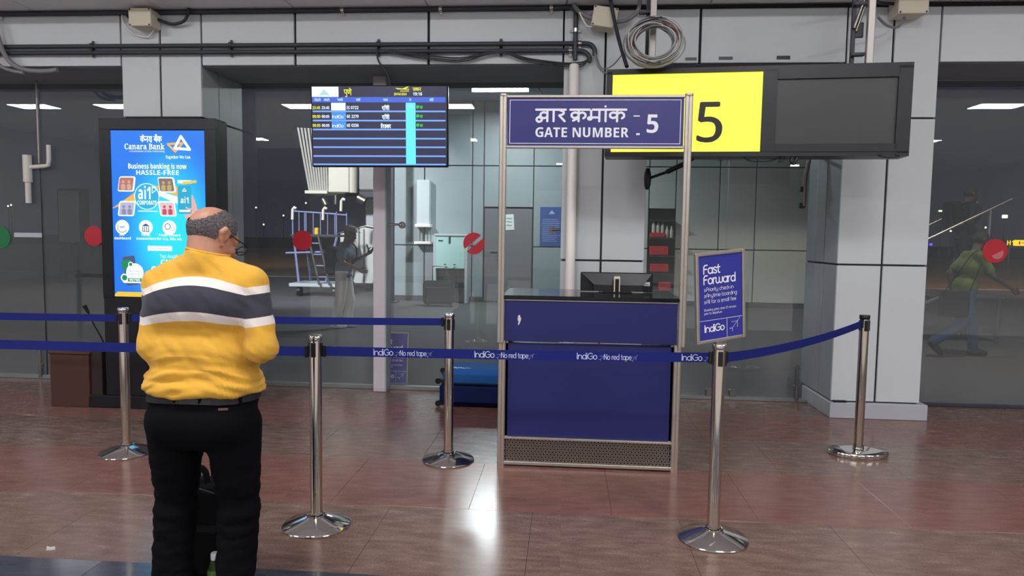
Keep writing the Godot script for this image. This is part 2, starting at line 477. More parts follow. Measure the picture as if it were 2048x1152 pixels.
# cuts: [point, outward normal] planes beyond which nothing is left; bend: Callable(p, n) -> Vector3 moves a point; uv: Callable(p) -> Vector2; keep: Callable(p) -> bool
func skin(bones: Array, cell: float, k: float, cuts := [], bend = null, uv = null, keep = null, into := Transform3D.IDENTITY) -> ArrayMesh:
	var F := field(bones, cell, k)
	var f: PackedFloat32Array = F.f
	var N: Vector3i = F.n
	var lo: Vector3 = F.lo
	for c in cuts:
		var at := 0
		for z in N.z:
			for y in N.y:
				for x in N.x:
					f[at] = maxf(f[at], (lo + Vector3(x, y, z) * cell - c[0]).dot(c[1]))
					at += 1
	var sx := 1
	var sy := N.x
	var sz := N.x * N.y
	var ids := PackedInt32Array()
	ids.resize(f.size())
	ids.fill(-1)
	var V := PackedVector3Array()
	var corner := [0, sx, sy, sx + sy, sz, sx + sz, sy + sz, sx + sy + sz]
	var edges := [[0, 1], [2, 3], [4, 5], [6, 7], [0, 2], [1, 3], [4, 6], [5, 7], [0, 4], [1, 5], [2, 6], [3, 7]]
	var off := []
	for i in 8:
		off.append(Vector3(i & 1, (i >> 1) & 1, i >> 2))
	for z in N.z - 1:
		for y in N.y - 1:
			var at := (z * N.y + y) * N.x
			for x in N.x - 1:
				var i := at + x
				var first := f[i] < 0.0
				if (f[i + sx] < 0.0) == first and (f[i + sy] < 0.0) == first and (f[i + sx + sy] < 0.0) == first and (f[i + sz] < 0.0) == first and (f[i + sx + sz] < 0.0) == first and (f[i + sy + sz] < 0.0) == first and (f[i + sx + sy + sz] < 0.0) == first:
					continue
				var s := Vector3.ZERO
				var c := 0
				for e in edges:
					var a := f[i + corner[e[0]]]
					var b := f[i + corner[e[1]]]
					if (a < 0.0) != (b < 0.0):
						s += off[e[0]].lerp(off[e[1]], a / (a - b))
						c += 1
				ids[i] = V.size()
				V.append(lo + (Vector3(x, y, z) + s / c) * cell)
	var I := PackedInt32Array()
	var ax := [[sx, sy, sz, Vector3.RIGHT], [sy, sz, sx, Vector3.UP], [sz, sx, sy, Vector3.BACK]]
	for z in range(1, N.z - 1):
		for y in range(1, N.y - 1):
			var at := (z * N.y + y) * N.x
			for x in range(1, N.x - 1):
				var i := at + x
				var a := f[i] < 0.0
				for q in ax:
					if a != (f[i + q[0]] < 0.0):
						var p0 := ids[i]
						var p1 := ids[i - q[1]]
						var p2 := ids[i - q[1] - q[2]]
						var p3 := ids[i - q[2]]
						if p0 < 0 or p1 < 0 or p2 < 0 or p3 < 0:
							continue
						if a:
							I.append_array([p0, p2, p1, p0, p3, p2])
						else:
							I.append_array([p0, p1, p2, p0, p2, p3])
	var nor := _normals(V, I)
	if bend != null:
		for i in V.size():
			V[i] = bend.call(V[i], nor[i])
		nor = _normals(V, I)
	var arr := []
	arr.resize(Mesh.ARRAY_MAX)
	if keep != null:
		var J := PackedInt32Array()
		for i in range(0, I.size(), 3):
			if keep.call((V[I[i]] + V[I[i + 1]] + V[I[i + 2]]) / 3.0):
				J.append_array([I[i], I[i + 1], I[i + 2]])
		I = J
	if uv != null:
		var U := PackedVector2Array()
		for p in V:
			U.append(uv.call(p))
		arr[Mesh.ARRAY_TEX_UV] = U
	if into != Transform3D.IDENTITY:
		for i in V.size():
			V[i] = into * V[i]
			nor[i] = (into.basis * nor[i]).normalized()
	arr[Mesh.ARRAY_VERTEX] = V
	arr[Mesh.ARRAY_NORMAL] = nor
	arr[Mesh.ARRAY_INDEX] = I
	var m := ArrayMesh.new()
	m.add_surface_from_arrays(Mesh.PRIMITIVE_TRIANGLES, arr)
	return m

func _normals(V: PackedVector3Array, I: PackedInt32Array) -> PackedVector3Array:
	var nor := PackedVector3Array()
	nor.resize(V.size())
	for i in range(0, I.size(), 3):
		var c := (V[I[i + 2]] - V[I[i]]).cross(V[I[i + 1]] - V[I[i]])
		nor[I[i]] += c; nor[I[i + 1]] += c; nor[I[i + 2]] += c
	for i in nor.size():
		nor[i] = nor[i].normalized()
	return nor

# several meshes as one, each moved first
func joined(list: Array) -> ArrayMesh:
	var st := SurfaceTool.new()
	for e in list:
		st.append_from(e[0], 0, e[1])
	return st.commit()

# bones of a hand: from the wrist at the origin along -y, palm facing -z, thumb on the side of «s» (+1: +x)
func hand_bones(s: float, curl: float) -> Array:
	var b := [[Vector3(-0.018, -0.02, 0), Vector3(-0.026, -0.08, 0), 0.015, 0.014], [Vector3(0, -0.01, 0), Vector3(0, -0.085, 0), 0.017, 0.015], [Vector3(0.018, -0.02, 0), Vector3(0.026, -0.08, 0), 0.015, 0.013], [Vector3(0, 0.05, 0), Vector3(0, 0, 0), 0.026, 0.022]]
	var long := [0.07, 0.079, 0.073, 0.056]
	for i in 4:
		var x := s * (0.031 - 0.0205 * i)
		var p := Vector3(x, -0.085 if i != 3 else -0.076, 0)
		var a := 0.15 * curl
		for j in 3:
			a += curl * [0.5, 0.7, 0.5][j]
			var q: Vector3 = p + Vector3(x * 0.1, -cos(a), -sin(a)) * long[i] * [0.46, 0.31, 0.23][j]
			b.append([p, q, 0.0088 - 0.0007 * j - (0.0012 if i == 3 else 0.0), 0.0082 - 0.0007 * j - (0.0012 if i == 3 else 0.0)])
			p = q
	var t0 := Vector3(s * 0.024, -0.024, -0.006)
	var t1 := t0 + Vector3(s * 0.026, -0.03, -0.016)
	var t2 := t1 + Vector3(s * 0.008, -0.028, -0.016 * curl)
	var t3 := t2 + Vector3(-s * 0.004, -0.024, -0.012 * curl)
	b.append_array([[t0, t1, 0.015, 0.0115], [t1, t2, 0.0108, 0.0098], [t2, t3, 0.0098, 0.008]])
	return b

func hand(s: float, curl: float, wrist: Vector3, along: Vector3, palm: Vector3) -> Array:
	# along: from the wrist to the fingers; palm: where the palm looks
	var y := -along.normalized()
	var z := -(palm - y * palm.dot(y)).normalized()
	return [skin(hand_bones(s, curl), 0.0036, 0.006), Transform3D(Basis(y.cross(z), y, z), wrist)]

# bones of a head at the origin that looks along -z
func head_bones() -> Array:
	var O := Vector3.ZERO
	var b := [[Vector3(0, 0.03, 0.012), Vector3(0, 0.03, 0.012), 0.1, 0.1, Vector3(0.8, 0.9, 1.0)], [Vector3(0, 0.0, -0.03), Vector3(0, -0.03, -0.03), 0.068, 0.062],
		[Vector3(-0.03, -0.055, -0.015), Vector3(-0.012, -0.098, -0.062), 0.034, 0.022], [Vector3(0.03, -0.055, -0.015), Vector3(0.012, -0.098, -0.062), 0.034, 0.022], [Vector3(0, -0.09, -0.068), Vector3(0, -0.1, -0.07), 0.022, 0.02],
		[Vector3(-0.032, 0.014, -0.078), Vector3(0.032, 0.014, -0.078), 0.016, 0.016], [Vector3(0, 0.005, -0.09), Vector3(0, -0.034, -0.108), 0.009, 0.014], [Vector3(-0.013, -0.038, -0.096), Vector3(0.013, -0.038, -0.096), 0.009, 0.009],
		[Vector3(-0.04, -0.03, -0.066), Vector3(-0.03, -0.05, -0.068), 0.02, 0.016], [Vector3(0.04, -0.03, -0.066), Vector3(0.03, -0.05, -0.068), 0.02, 0.016],
		[Vector3(-0.022, -0.066, -0.086), Vector3(0, -0.063, -0.094), 0.006, 0.008], [Vector3(0.022, -0.066, -0.086), Vector3(0, -0.063, -0.094), 0.006, 0.008], [Vector3(-0.016, -0.075, -0.086), Vector3(0.016, -0.075, -0.086), 0.008, 0.008]]
	for s in [-1.0, 1.0]:
		var e := [Vector3(0.073, -0.03, 0.0), Vector3(0.08, -0.01, 0.012), Vector3(0.088, 0.012, 0.024), Vector3(0.087, 0.028, 0.012), Vector3(0.079, 0.02, -0.006), Vector3(0.076, -0.004, -0.006)]
		for i in 5:
			b.append([e[i] * Vector3(s, 1, 1), e[i + 1] * Vector3(s, 1, 1), 0.0075 if i else 0.009, 0.0068])
		b.append([Vector3(s * 0.072, 0, 0.002), Vector3(s * 0.08, 0.008, 0.012), 0.008, 0.005])
	return b

# eyes and brows of that head
func face(o: Node3D, into: Transform3D, hair: Material) -> void:
	var w := G.new()
	var d := G.new()
	var br := G.new()
	for s in [-1.0, 1.0]:
		w.xf = into
		var ball := [Vector2(0, -0.0115), Vector2(0.008, -0.008), Vector2(0.0115, 0), Vector2(0.008, 0.008), Vector2(0, 0.0115)]
		w.lathe(ball, Vector3(s * 0.031, -0.004, -0.081), 12)
		d.xf = into
		d.cyl(Vector3(s * 0.031, -0.005, -0.088), Vector3(s * 0.031, -0.006, -0.0935), 0.0056, 10, 0.004)
		br.xf = into
		br.tube([Vector3(s * 0.014, 0.017, -0.095), Vector3(s * 0.032, 0.022, -0.093), Vector3(s * 0.05, 0.014, -0.082)], 0.0042, 6)
	part("eye_white", w, M("eye white", rgb(225, 220, 212), 0.3), o)
	part("iris", d, M("iris", rgb(40, 26, 18), 0.2), o)
	part("eyebrow", br, hair, o)

# ---------------------------------------------------------------- the scene
const LAMP := 9.8
func _ready() -> void:
	rng.seed = 7
	# camera: a phone held at 1.53 m, turned a little to the left, dipped and not quite level
	var cam := Camera3D.new()
	cam.name = "camera"
	add_child(cam)
	cam.position = Vector3(0, 1.53, 0)
	cam.basis = Basis(Vector3.UP, deg_to_rad(4.4)) * Basis(Vector3.RIGHT, deg_to_rad(-4.2)) * Basis(Vector3.BACK, deg_to_rad(0.8))
	cam.fov = rad_to_deg(2.0 * atan(576.0 / 1400.0))
	cam.near = 0.05
	cam.far = 400.0
	cam.current = true
	# night sky and exposure
	var we := WorldEnvironment.new()
	we.name = "environment"
	var env := Environment.new()
	env.background_mode = Environment.BG_COLOR
	env.background_color = rgb(44, 46, 60)
	env.background_energy_multiplier = 0.55
	env.tonemap_mode = Environment.TONE_MAPPER_LINEAR
	env.tonemap_exposure = 1.0
	env.sdfgi_enabled = true
	env.ssao_enabled = true
	env.ssil_enabled = true
	we.environment = env
	add_child(we)
	materials()
	# the apron's floodlights, out of view on this building's outer face, placed to light the apron
	unseen_flood("above the far left glass", Vector3(-10, 9, -8.2), Vector3(-22, 0, -58), 16.0, rgb(255, 214, 170), 520.0)
	unseen_flood("above the far right glass", Vector3(14, 9, -8.2), Vector3(24, 0, -36), 34.0, rgb(255, 216, 176), 300.0)
	unseen_flood("above the right pane", Vector3(5, 8, -7.6), Vector3(6.5, 0, -12), 42.0, rgb(255, 240, 220), 26.0)
	unseen_flood("above the left pane", Vector3(-7.5, 7, -8.0), Vector3(-6.4, 1.8, -18), 26.0, rgb(246, 248, 255), 170.0)  # out of view, placed to light the boarding bridge and cart
	ceiling_lights()
	shell()
	pillars()
	windows()
	outside()
	services()
	display_board()
	flight_screen()
	kiosk()
	counter()
	barriers()
	luggage()
	people()

func unseen_flood(where: String, p: Vector3, to: Vector3, cone: float, c: Color, e: float) -> void:
	var l := SpotLight3D.new()
	l.spot_angle = cone
	l.spot_angle_attenuation = 0.6
	l.spot_range = 150.0
	l.spot_attenuation = 2.0
	l.name = numbered("unseen_flood_beam")
	l.light_color = c
	l.light_energy = e
	l.light_size = 0.3
	l.shadow_enabled = true
	add_child(l)
	l.look_at_from_position(p, to, Vector3.UP)
	var t := thing("floodlight", "unseen black floodlight on the outer face of the building, " + where, "light", Vector3(p.x, p.y, -7.2))  # housing and lens of the unseen beam
	var f := l.basis
	part("housing", G.new().at(p + f.z * 0.14, f).box(Vector3.ZERO, Vector3(0.36, 0.28, 0.2), 0.02), M("black metal"), t)
	part("lamp_lens", G.new().at(p + f.z * 0.03, f).box(Vector3.ZERO, Vector3(0.32, 0.24, 0.01), 0.0), glow("flood lens", c, 6.0), t)
	part("arm", G.new().cyl(p + f.z * 0.16, Vector3(p.x, p.y - 0.2, -7.2), 0.03, 10), M("dark steel"), t)

func materials() -> void:
	M("panel", rgb(200, 205, 206), 0.42)
	M("dark steel", rgb(52, 54, 62), 0.5)
	M("joint", rgb(38, 40, 46), 0.7)
	M("black", rgb(14, 14, 16), 0.35)
	M("black metal", rgb(26, 27, 30), 0.4)
	M("steel", rgb(196, 192, 186), 0.27, 1.0)
	M("chrome", rgb(214, 210, 204), 0.09, 1.0)
	M("dull steel", rgb(150, 146, 140), 0.38, 1.0)
	M("conduit", rgb(50, 53, 64), 0.45)
	M("cream box", rgb(212, 204, 182), 0.5)
	M("cable grey", rgb(128, 128, 130), 0.6)
	M("cable dark", rgb(44, 46, 52), 0.55)
	M("navy laminate", rgb(24, 28, 92), 0.5)
	M("navy print", rgb(44, 48, 140), 0.4)
	M("white print", rgb(226, 226, 230), 0.5)
	M("belt", rgb(30, 38, 106), 0.75)
	M("belt print", rgb(190, 196, 220), 0.7)
	M("white paint", rgb(222, 216, 210), 0.45)
	M("cable light", rgb(176, 176, 174), 0.5)
	M("cable red", rgb(128, 64, 58), 0.6)
	M("red sticker", rgb(196, 36, 50), 0.5)
	var glass := M("glass", Color(0.9, 0.95, 0.95, 0.04), 0.0)
	glass.transparency = BaseMaterial3D.TRANSPARENCY_ALPHA
	# floor stone: streaks along the rows, with pale and dark grit
	stone("tile brown", [rgb(98, 76, 67), rgb(115, 92, 82), rgb(127, 105, 94)], 3, 0.24, true)
	stone("tile red", [rgb(108, 74, 66), rgb(120, 84, 75), rgb(130, 94, 85)], 5, 0.22, false)
	stone("tile slate", [rgb(54, 57, 64), rgb(64, 67, 76), rgb(74, 77, 84)], 9, 0.1, false)

func stone(key: String, ramp: Array, s: int, rough: float, gritty: bool) -> void:
	var a := FastNoiseLite.new()
	a.seed = s
	a.frequency = 0.012
	a.fractal_octaves = 5
	var b := FastNoiseLite.new()
	b.seed = s + 1
	b.frequency = 0.35
	var N := 640
	var im := Image.create(N, N, false, Image.FORMAT_RGB8)
	var ro := Image.create(N, N, false, Image.FORMAT_RGB8)
	for y in N:
		for x in N:
			var t := clampf(0.5 + 0.6 * a.get_noise_2d(x * 0.8, y * 3.0) + 0.22 * b.get_noise_2d(x * 0.5 + 900.0, y * 1.6), 0.0, 1.0)
			var g := b.get_noise_2d(x * 0.6, y * 1.2)
			var c: Color = ramp[0].lerp(ramp[1], t * 2.0) if t < 0.5 else ramp[1].lerp(ramp[2], t * 2.0 - 1.0)
			if g > 0.62:
				c = c.lerp(rgb(176, 160, 146), 0.5)
			elif gritty and g < -0.42 and t < 0.55:
				c = c.darkened(0.45)
			im.set_pixel(x, y, c)
			var r := clampf(rough + 0.1 * (t - 0.5) + (0.12 if absf(g) > 0.5 else 0.0), 0.03, 0.6)
			ro.set_pixel(x, y, Color(r, r, r))
	var m := M(key, Color.WHITE, 1.0)
	m.albedo_texture = ImageTexture.create_from_image(im)
	m.roughness_texture = ImageTexture.create_from_image(ro)
	m.roughness_texture_channel = BaseMaterial3D.TEXTURE_CHANNEL_RED
	m.clearcoat_enabled = true
	m.clearcoat = 0.4
	m.clearcoat_roughness = 0.19
	m.uv1_triplanar = true
	m.uv1_world_triplanar = true
	m.uv1_scale = Vector3(0.62, 0.62, 0.62)

# ---------------------------------------------------------------- lamps in the hall's ceiling, out of view
func ceiling_lights() -> void:
	var rows := [[-1.7, [-9.0, -5.4, -1.8, 1.8, 5.4, 9.0], 1.2], [3.1, [-13.2, -11.0, -6.3, -2.75, 0.9, 4.6, 9.5], 1.0], [8.8, [-10.3, -3.4, 3.6, 10.6], 1.0], [16.0, [-9.0, 0.0, 9.0], 1.0]]  # all out of view; the nearest row is placed to light the front wall
	var names := ["nearest the soffit", "second from the soffit", "third from the soffit", "last before the back wall"]
	for r in rows.size():
		for i in rows[r][1].size():
			var p := Vector3(rows[r][1][i], 4.6, rows[r][0])
			var w: float = rows[r][2]
			var side := "%s from the left" % ["first", "second", "third", "fourth", "fifth", "sixth", "seventh"][i]
			var t := thing("unseen_ceiling_light", "unseen white ceiling light panel, row %s, %s" % [names[r], side], "light", p, false, Vector3.ZERO, "light panels of the hall ceiling")
			for s in [-1.0, 1.0]:
				part("frame", G.new().box(p + Vector3(s * (w / 2 + 0.012), -0.01, 0), Vector3(0.025, 0.02, 0.645), 0.003), M("white paint"), t)
				part("frame", G.new().box(p + Vector3(0, -0.01, s * 0.31), Vector3(w, 0.02, 0.025), 0.003), M("white paint"), t)
			part("lamp_diffuser", G.new().box(p + Vector3(0, -0.004, 0), Vector3(w - 0.002, 0.008, 0.594), 0.0), glow("lamp glow", rgb(255, 252, 246), 5.0), t)
			var l := AreaLight3D.new()
			l.name = "lamp_light"
			l.area_size = Vector2(w - 0.02, 0.58)
			l.light_color = rgb(250, 250, 255)
			l.light_energy = LAMP * [0.9, 1.0, 1.0, 1.0][r]
			l.area_range = 60.0
			l.area_attenuation = 2.0
			l.shadow_enabled = true
			t.add_child(l)
			l.position = Vector3(0, -0.03, 0)
			l.rotation.x = -PI / 2

# ---------------------------------------------------------------- floor, ceiling, walls
func shell() -> void:
	var fl := structure("floor")
	part("slab", G.new().bx(-17, -0.2, -6.86, 17, -0.022, 24, 0.0), M("grout", rgb(104, 88, 80), 0.6), fl)
	part("unseen_far_floor", G.new().bx(-17, -0.022, -1.402, 17, 0.0, 24, 0.0), M("hall floor", rgb(186, 180, 176), 0.3), fl)  # out of view, kept pale to bounce light onto soffit and chrome
	# stone tiles of 0.8 m, laid in rows that alternate brown and red; the nearest two rows are slate
	var rows := [[-6.86, -6.2, "tile brown", 0.2], [-6.2, -5.4, "tile red", 0.28], [-5.4, -4.6, "tile brown", -0.16], [-4.6, -3.8, "tile red", -0.52], [-3.8, -3.0, "tile brown", -0.16], [-3.0, -2.2, "tile slate", 0.28], [-2.2, -1.4, "tile slate", 0.68]]
	for r in rows:
		var x: float = r[3] - 0.8 * 10
		while x < 7.0:
			part("tile", G.new().bx(x + 0.0008, -0.022, r[0] + 0.0008, x + 0.7992, 0.0, r[1] - 0.0008, 0.0005), M(r[2]), fl)
			x += 0.8
	var ce := structure("ceiling")
	part("unseen_ceiling_slab", G.new().bx(-17, 4.6, -6.9, 17, 4.8, 24, 0.0), M("ceiling", rgb(228, 228, 232), 0.7), ce)  # main ceiling out of view, set high so its lamps reach the wall panels
	part("soffit", G.new().bx(-17, 3.536, -6.9, 17, 4.6, -5.8, 0.0), M("ceiling"), ce)
	for i in 12:
		var x := -2.444 - 1.203 * 5 + 1.203 * i
		part("ceiling_panel", G.new().bx(x + 0.006, 3.515, -6.18, x + 1.197, 3.535, -5.79, 0.004), M("ceiling panel", rgb(226, 226, 232), 0.5), ce)
	var wf := structure("wall_front")
	part("header_beam", G.new().bx(-17, 3.03, -6.9, 17, 3.52, -6.236, 0.003), M("joint"), wf)
	part("end_panel", G.new().bx(-17, 3.03, -6.232, -9.3, 3.478, -6.2, 0.0).bx(7.4, 3.03, -6.232, 17, 3.478, -6.2, 0.0), M("panel"), wf)
	# beyond the glass shown, the front goes on as plain panelled wall
	part("end_wall", G.new().bx(-17, 0, -6.9, -9, 3.03, -6.3, 0.0).bx(9, 0, -6.9, 17, 3.03, -6.3, 0.0), M("panel"), wf)
	part("header_underside", G.new().bx(-17, 3.022, -6.9, 17, 3.03, -6.24, 0.0), M("underside", rgb(128, 132, 142), 0.6), wf)
	var spans := [[-9.3, -7.6, -5.9, -4.066], [-3.314, -2.444, -1.241, -0.056], [0.68, 1.1, 2.314], [3.059, 4.4, 5.9, 7.4]]
	for xs in spans:
		for i in xs.size() - 1:
			part("panel", G.new().bx(xs[i] + 0.011, 3.03, -6.232, xs[i + 1] - 0.011, 3.478, -6.2, 0.003), M("panel"), wf)
	part("slot", G.new().bx(0.98, 3.05, -6.199, 1.075, 3.075, -6.196, 0.0), M("black"), wf, "short dark slot in the panel")
	part("slot", G.new().bx(1.26, 3.055, -6.199, 1.375, 3.08, -6.196, 0.0), M("black"), wf, "short dark slot in the panel")
	part("slot", G.new().bx(1.74, 3.055, -6.199, 1.85, 3.085, -6.196, 0.0), M("black"), wf, "short dark slot in the panel")
	var up := structure("wall_upper_added")
	part("wall_face", G.new().bx(-17.2, 3.03, -7.2, 17.2, 9.6, -6.9, 0.0), M("joint"), up)  # added wall out of view, there only to carry the floodlights
	for w in [["wall_left", -17.2, -6.9, -17.0, 24.0], ["wall_right", 17.0, -6.9, 17.2, 24.0], ["wall_back", -17.2, 24.0, 17.2, 24.2]]:
		var s := structure(w[0])
		part("wall_face", G.new().bx(w[1], -0.2, w[2], w[3], 4.8, w[4], 0.0), M("unseen hall wall", rgb(196, 194, 192), 0.7), s)  # hall walls out of view, kept pale so the chrome mirrors a bright hall

func pillars() -> void:
	# each clad in silver panels: two columns and four courses on the front, one wide course on each side, dark joints between
	var list := [["pillar", -4.062, -3.318, "silver clad pillar behind the lit blue advert"], ["pillar", -0.052, 0.676, "silver clad pillar behind the gate counter with a white pipe on it"], ["pillar", 2.318, 3.055, "silver clad pillar at the right with a grey plinth at its foot"]]
	for l in list:
		var x0: float = l[1]
		var x1: float = l[2]
		var t := thing(l[0], l[3], "pillar", Vector3((x0 + x1) / 2, 0, -6.55))
		part("core", G.new().bx(x0 + 0.014, 0, -7.0, x1 - 0.014, 3.03, -6.215, 0.0), M("joint"), t)
		var ys := [0.14, 1.33, 2.567, 3.03]
		var mid := (x0 + x1) * 0.5 + (0.0 if l[1] > 0 else -0.01)
		for i in 3:
			var a: float = ys[i] + 0.008
			var b: float = ys[i + 1] - (0.008 if i < 2 else 0.0)
			var top := b if i < 2 else 3.478
			part("panel", G.new().bx(x0, a, -6.225, mid - 0.009, top, -6.2, 0.003), M("panel"), t)
			part("panel", G.new().bx(mid + 0.009, a, -6.225, x1, top, -6.2, 0.003), M("panel"), t)
			for s in [x0, x1]:
				var o := 0.014 if s == x0 else -0.014
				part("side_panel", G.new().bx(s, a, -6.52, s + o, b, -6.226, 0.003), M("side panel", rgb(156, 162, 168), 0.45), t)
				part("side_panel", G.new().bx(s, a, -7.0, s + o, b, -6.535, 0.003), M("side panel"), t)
		part("plinth", G.new().bx(x0 - 0.016, 0, -6.9, x1 + 0.06, 0.136, -6.17, 0.004), M("plinth", rgb(176, 178, 184), 0.45), t)
	one("door_stop", G.new().bx(2.33, 0.137, -6.199, 2.44, 0.155, -6.172, 0.004), M("black"), "small flat black wedge lying on the plinth of the right pillar", "wedge")

# ---------------------------------------------------------------- the glass front
func pane(o: Node3D, x0: float, x1: float, y0 := 0.03, y1 := 3.03) -> void:
	part("pane", G.new().bx(x0, y0, -6.772, x1, y1, -6.76, 0.0), M("glass"), o)

func sticker(o: Node3D, x: float, y: float, m: Material, r: float, split: bool, label: String) -> void:
	var g := G.new()
	g.at(Vector3(x, y, -6.757))
	if split:
		var dir := Vector2(1, 0.82).normalized()
		for s in [-1.0, 1.0]:
			var q := PackedVector2Array()
			for k in 25:
				var a := dir.angle() + (0.16 if s > 0 else PI + 0.16) + (PI - 0.32) * k / 24.0
				q.append(Vector2.from_angle(a) * r)
			g.prism(q, -0.002, 0.0)
	else:
		var q := PackedVector2Array()
		for k in 32:
			q.append(Vector2.from_angle(TAU * k / 32) * r)
		g.prism(q, -0.002, 0.0)
	part("sticker", g, m, o, label)

func lever(o: Node3D, x: float, y: float, s: float) -> void:
	var g := G.new()
	g.cyl(Vector3(x, y, -6.76), Vector3(x, y, -6.735), 0.034, 20)
	g.cyl(Vector3(x, y, -6.735), Vector3(x, y, -6.70), 0.012, 12)
	g.tube([Vector3(x, y, -6.70), Vector3(x + s * 0.05, y + 0.004, -6.698), Vector3(x + s * 0.13, y, -6.70)], 0.011, 10)
	part("door_handle", g, M("chrome"), o)

func bolt(o: Node3D, x: float, y0: float, y1: float) -> void:
	var g := G.new()
	g.cyl(Vector3(x, y0, -6.74), Vector3(x, y1, -6.74), 0.011, 12)
	g.cyl(Vector3(x, y0, -6.74), Vector3(x, y0 + 0.09, -6.74), 0.02, 14)
	g.bx(x - 0.02, y0 + 0.1, -6.76, x + 0.02, y0 + 0.14, -6.735)
	g.bx(x - 0.02, y1 - 0.05, -6.76, x + 0.02, y1 - 0.01, -6.735)
	part("floor_bolt", g, M("dull steel"), o)

func windows() -> void:
	var st := M("dull steel")
	var w1 := structure("window_1")
	pane(w1, -9.0, -5.331)
	pane(w1, -5.319, -4.062)
	bolt(w1, -5.38, 0.02, 0.38)
	part("floor_channel", G.new().bx(-9, 0, -6.79, -4.5, 0.04, -6.735), M("channel", rgb(150, 152, 150), 0.4, 0.6), w1)
	part("floor_channel", G.new().bx(-4.5, 0, -6.79, -4.062, 0.04, -6.735), M("channel"), w1)
	var cl := G.new()
	cl.cyl(Vector3(-5.43, 2.28, -6.72), Vector3(-5.43, 2.01, -6.72), 0.04, 14)
	cl.cyl(Vector3(-5.43, 2.02, -6.72), Vector3(-5.43, 1.80, -6.72), 0.026, 14)
	part("closer_body", cl, M("white paint"), w1, "off-white door closer on the glass edge")
	part("closer_arm", G.new().tube([Vector3(-5.41, 2.16, -6.72), Vector3(-5.24, 2.17, -6.71), Vector3(-5.2, 2.18, -6.71), Vector3(-5.19, 2.24, -6.71), Vector3(-5.19, 2.38, -6.71)], 0.021, 10), M("white paint"), w1)
	part("edge_rod", G.new().cyl(Vector3(-5.327, 2.2, -6.75), Vector3(-5.327, 3.03, -6.75), 0.012, 8), M("dull steel"), w1)
	part("edge_seal", G.new().bx(-5.33, 0.03, -6.77, -5.32, 2.2, -6.758, 0.0), M("black"), w1)
	part("decal_strip", G.new().bx(-5.63, 1.455, -6.758, -5.33, 1.5, -6.756, 0.0), M("pale decal", rgb(190, 196, 200), 0.5), w1, "pale strip stuck across the glass door")
	sticker(w1, -5.79, 1.448, M("green sticker", rgb(20, 120, 66), 0.5), 0.115, false, "round green sticker")
	sticker(w1, -4.774, 1.477, M("red sticker"), 0.1, false, "round red sticker beside the lit advert")
	var w2 := structure("window_2")
	pane(w2, -3.318, -1.85)
	part("floor_channel", G.new().bx(-3.318, 0, -6.79, -1.85, 0.04, -6.735), M("channel"), w2)
	sticker(w2, -2.606, 1.463, M("red sticker"), 0.1, false, "round red sticker on the glass left of the post")
	var mu := structure("trim_1")
	part("mullion", G.new().bx(-1.855, 0, -6.72, -1.735, 3.03, -6.62, 0.005), M("mullion", rgb(206, 198, 204), 0.45), mu)
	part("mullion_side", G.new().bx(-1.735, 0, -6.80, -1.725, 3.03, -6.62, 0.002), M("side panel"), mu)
	var w3 := structure("window_3")
	pane(w3, -1.725, -0.052)
	part("floor_channel", G.new().bx(-1.725, 0, -6.79, -0.052, 0.04, -6.735), M("channel"), w3)
	lever(w3, -1.6, 1.627, -1.0)
	sticker(w3, -0.896, 1.458, M("red sticker"), 0.105, true, "round red sticker cut by a slanting gap")
	lever(w3, -0.14, 1.60, 1.0)
	var w4 := structure("window_4")
	pane(w4, 0.676, 1.5)
	pane(w4, 1.506, 2.318)
	part("floor_channel", G.new().bx(0.676, 0, -6.79, 2.318, 0.03, -6.735), M("channel"), w4)
	part("patch_fitting", G.new().bx(1.36, 0.03, -6.79, 1.42, 0.1, -6.735), st, w4)
	part("patch_fitting", G.new().bx(1.58, 0.03, -6.79, 1.64, 0.1, -6.735), st, w4)
	part("door_header", G.new().bx(0.676, 2.3, -6.785, 2.318, 2.325, -6.75, 0.002), M("dark steel"), w4)
	part("patch_fitting", G.new().bx(1.4, 2.27, -6.79, 1.44, 2.5, -6.735), M("side panel"), w4)
	part("patch_fitting", G.new().bx(1.4, 2.27, -6.79, 1.62, 2.33, -6.735), M("side panel"), w4)
	bolt(w4, 2.2, 0.02, 0.36)
	part("pull_rod", G.new().tube([Vector3(2.19, 1.85, -6.73), Vector3(2.19, 2.1, -6.73), Vector3(2.22, 2.3, -6.72), Vector3(2.22, 2.6, -6.72)], 0.018, 10), st, w4)
	part("pull_rod_bracket", G.new().bx(2.15, 1.98, -6.76, 2.2, 2.03, -6.72).bx(2.15, 1.83, -6.76, 2.2, 1.88, -6.72), M("dark steel"), w4)
	var w5 := structure("window_5")
	pane(w5, 3.055, 5.6)
	pane(w5, 5.606, 9.0)
	part("floor_channel", G.new().bx(3.055, 0, -6.79, 9, 0.03, -6.735), M("dark steel"), w5)
	sticker(w5, 3.922, 1.46, M("red sticker"), 0.11, false, "round red sticker with a pale half patch, on the right pane")
	var hp := PackedVector2Array()
	for k in 13:
		hp.append(Vector2(3.94, 1.44) + Vector2.from_angle(deg_to_rad(28.0 - 180.0 * k / 12.0)) * 0.055)
	part("sticker_patch", G.new().prism(hp, -6.757, -6.755), M("pink patch", rgb(200, 120, 126), 0.5), w5)

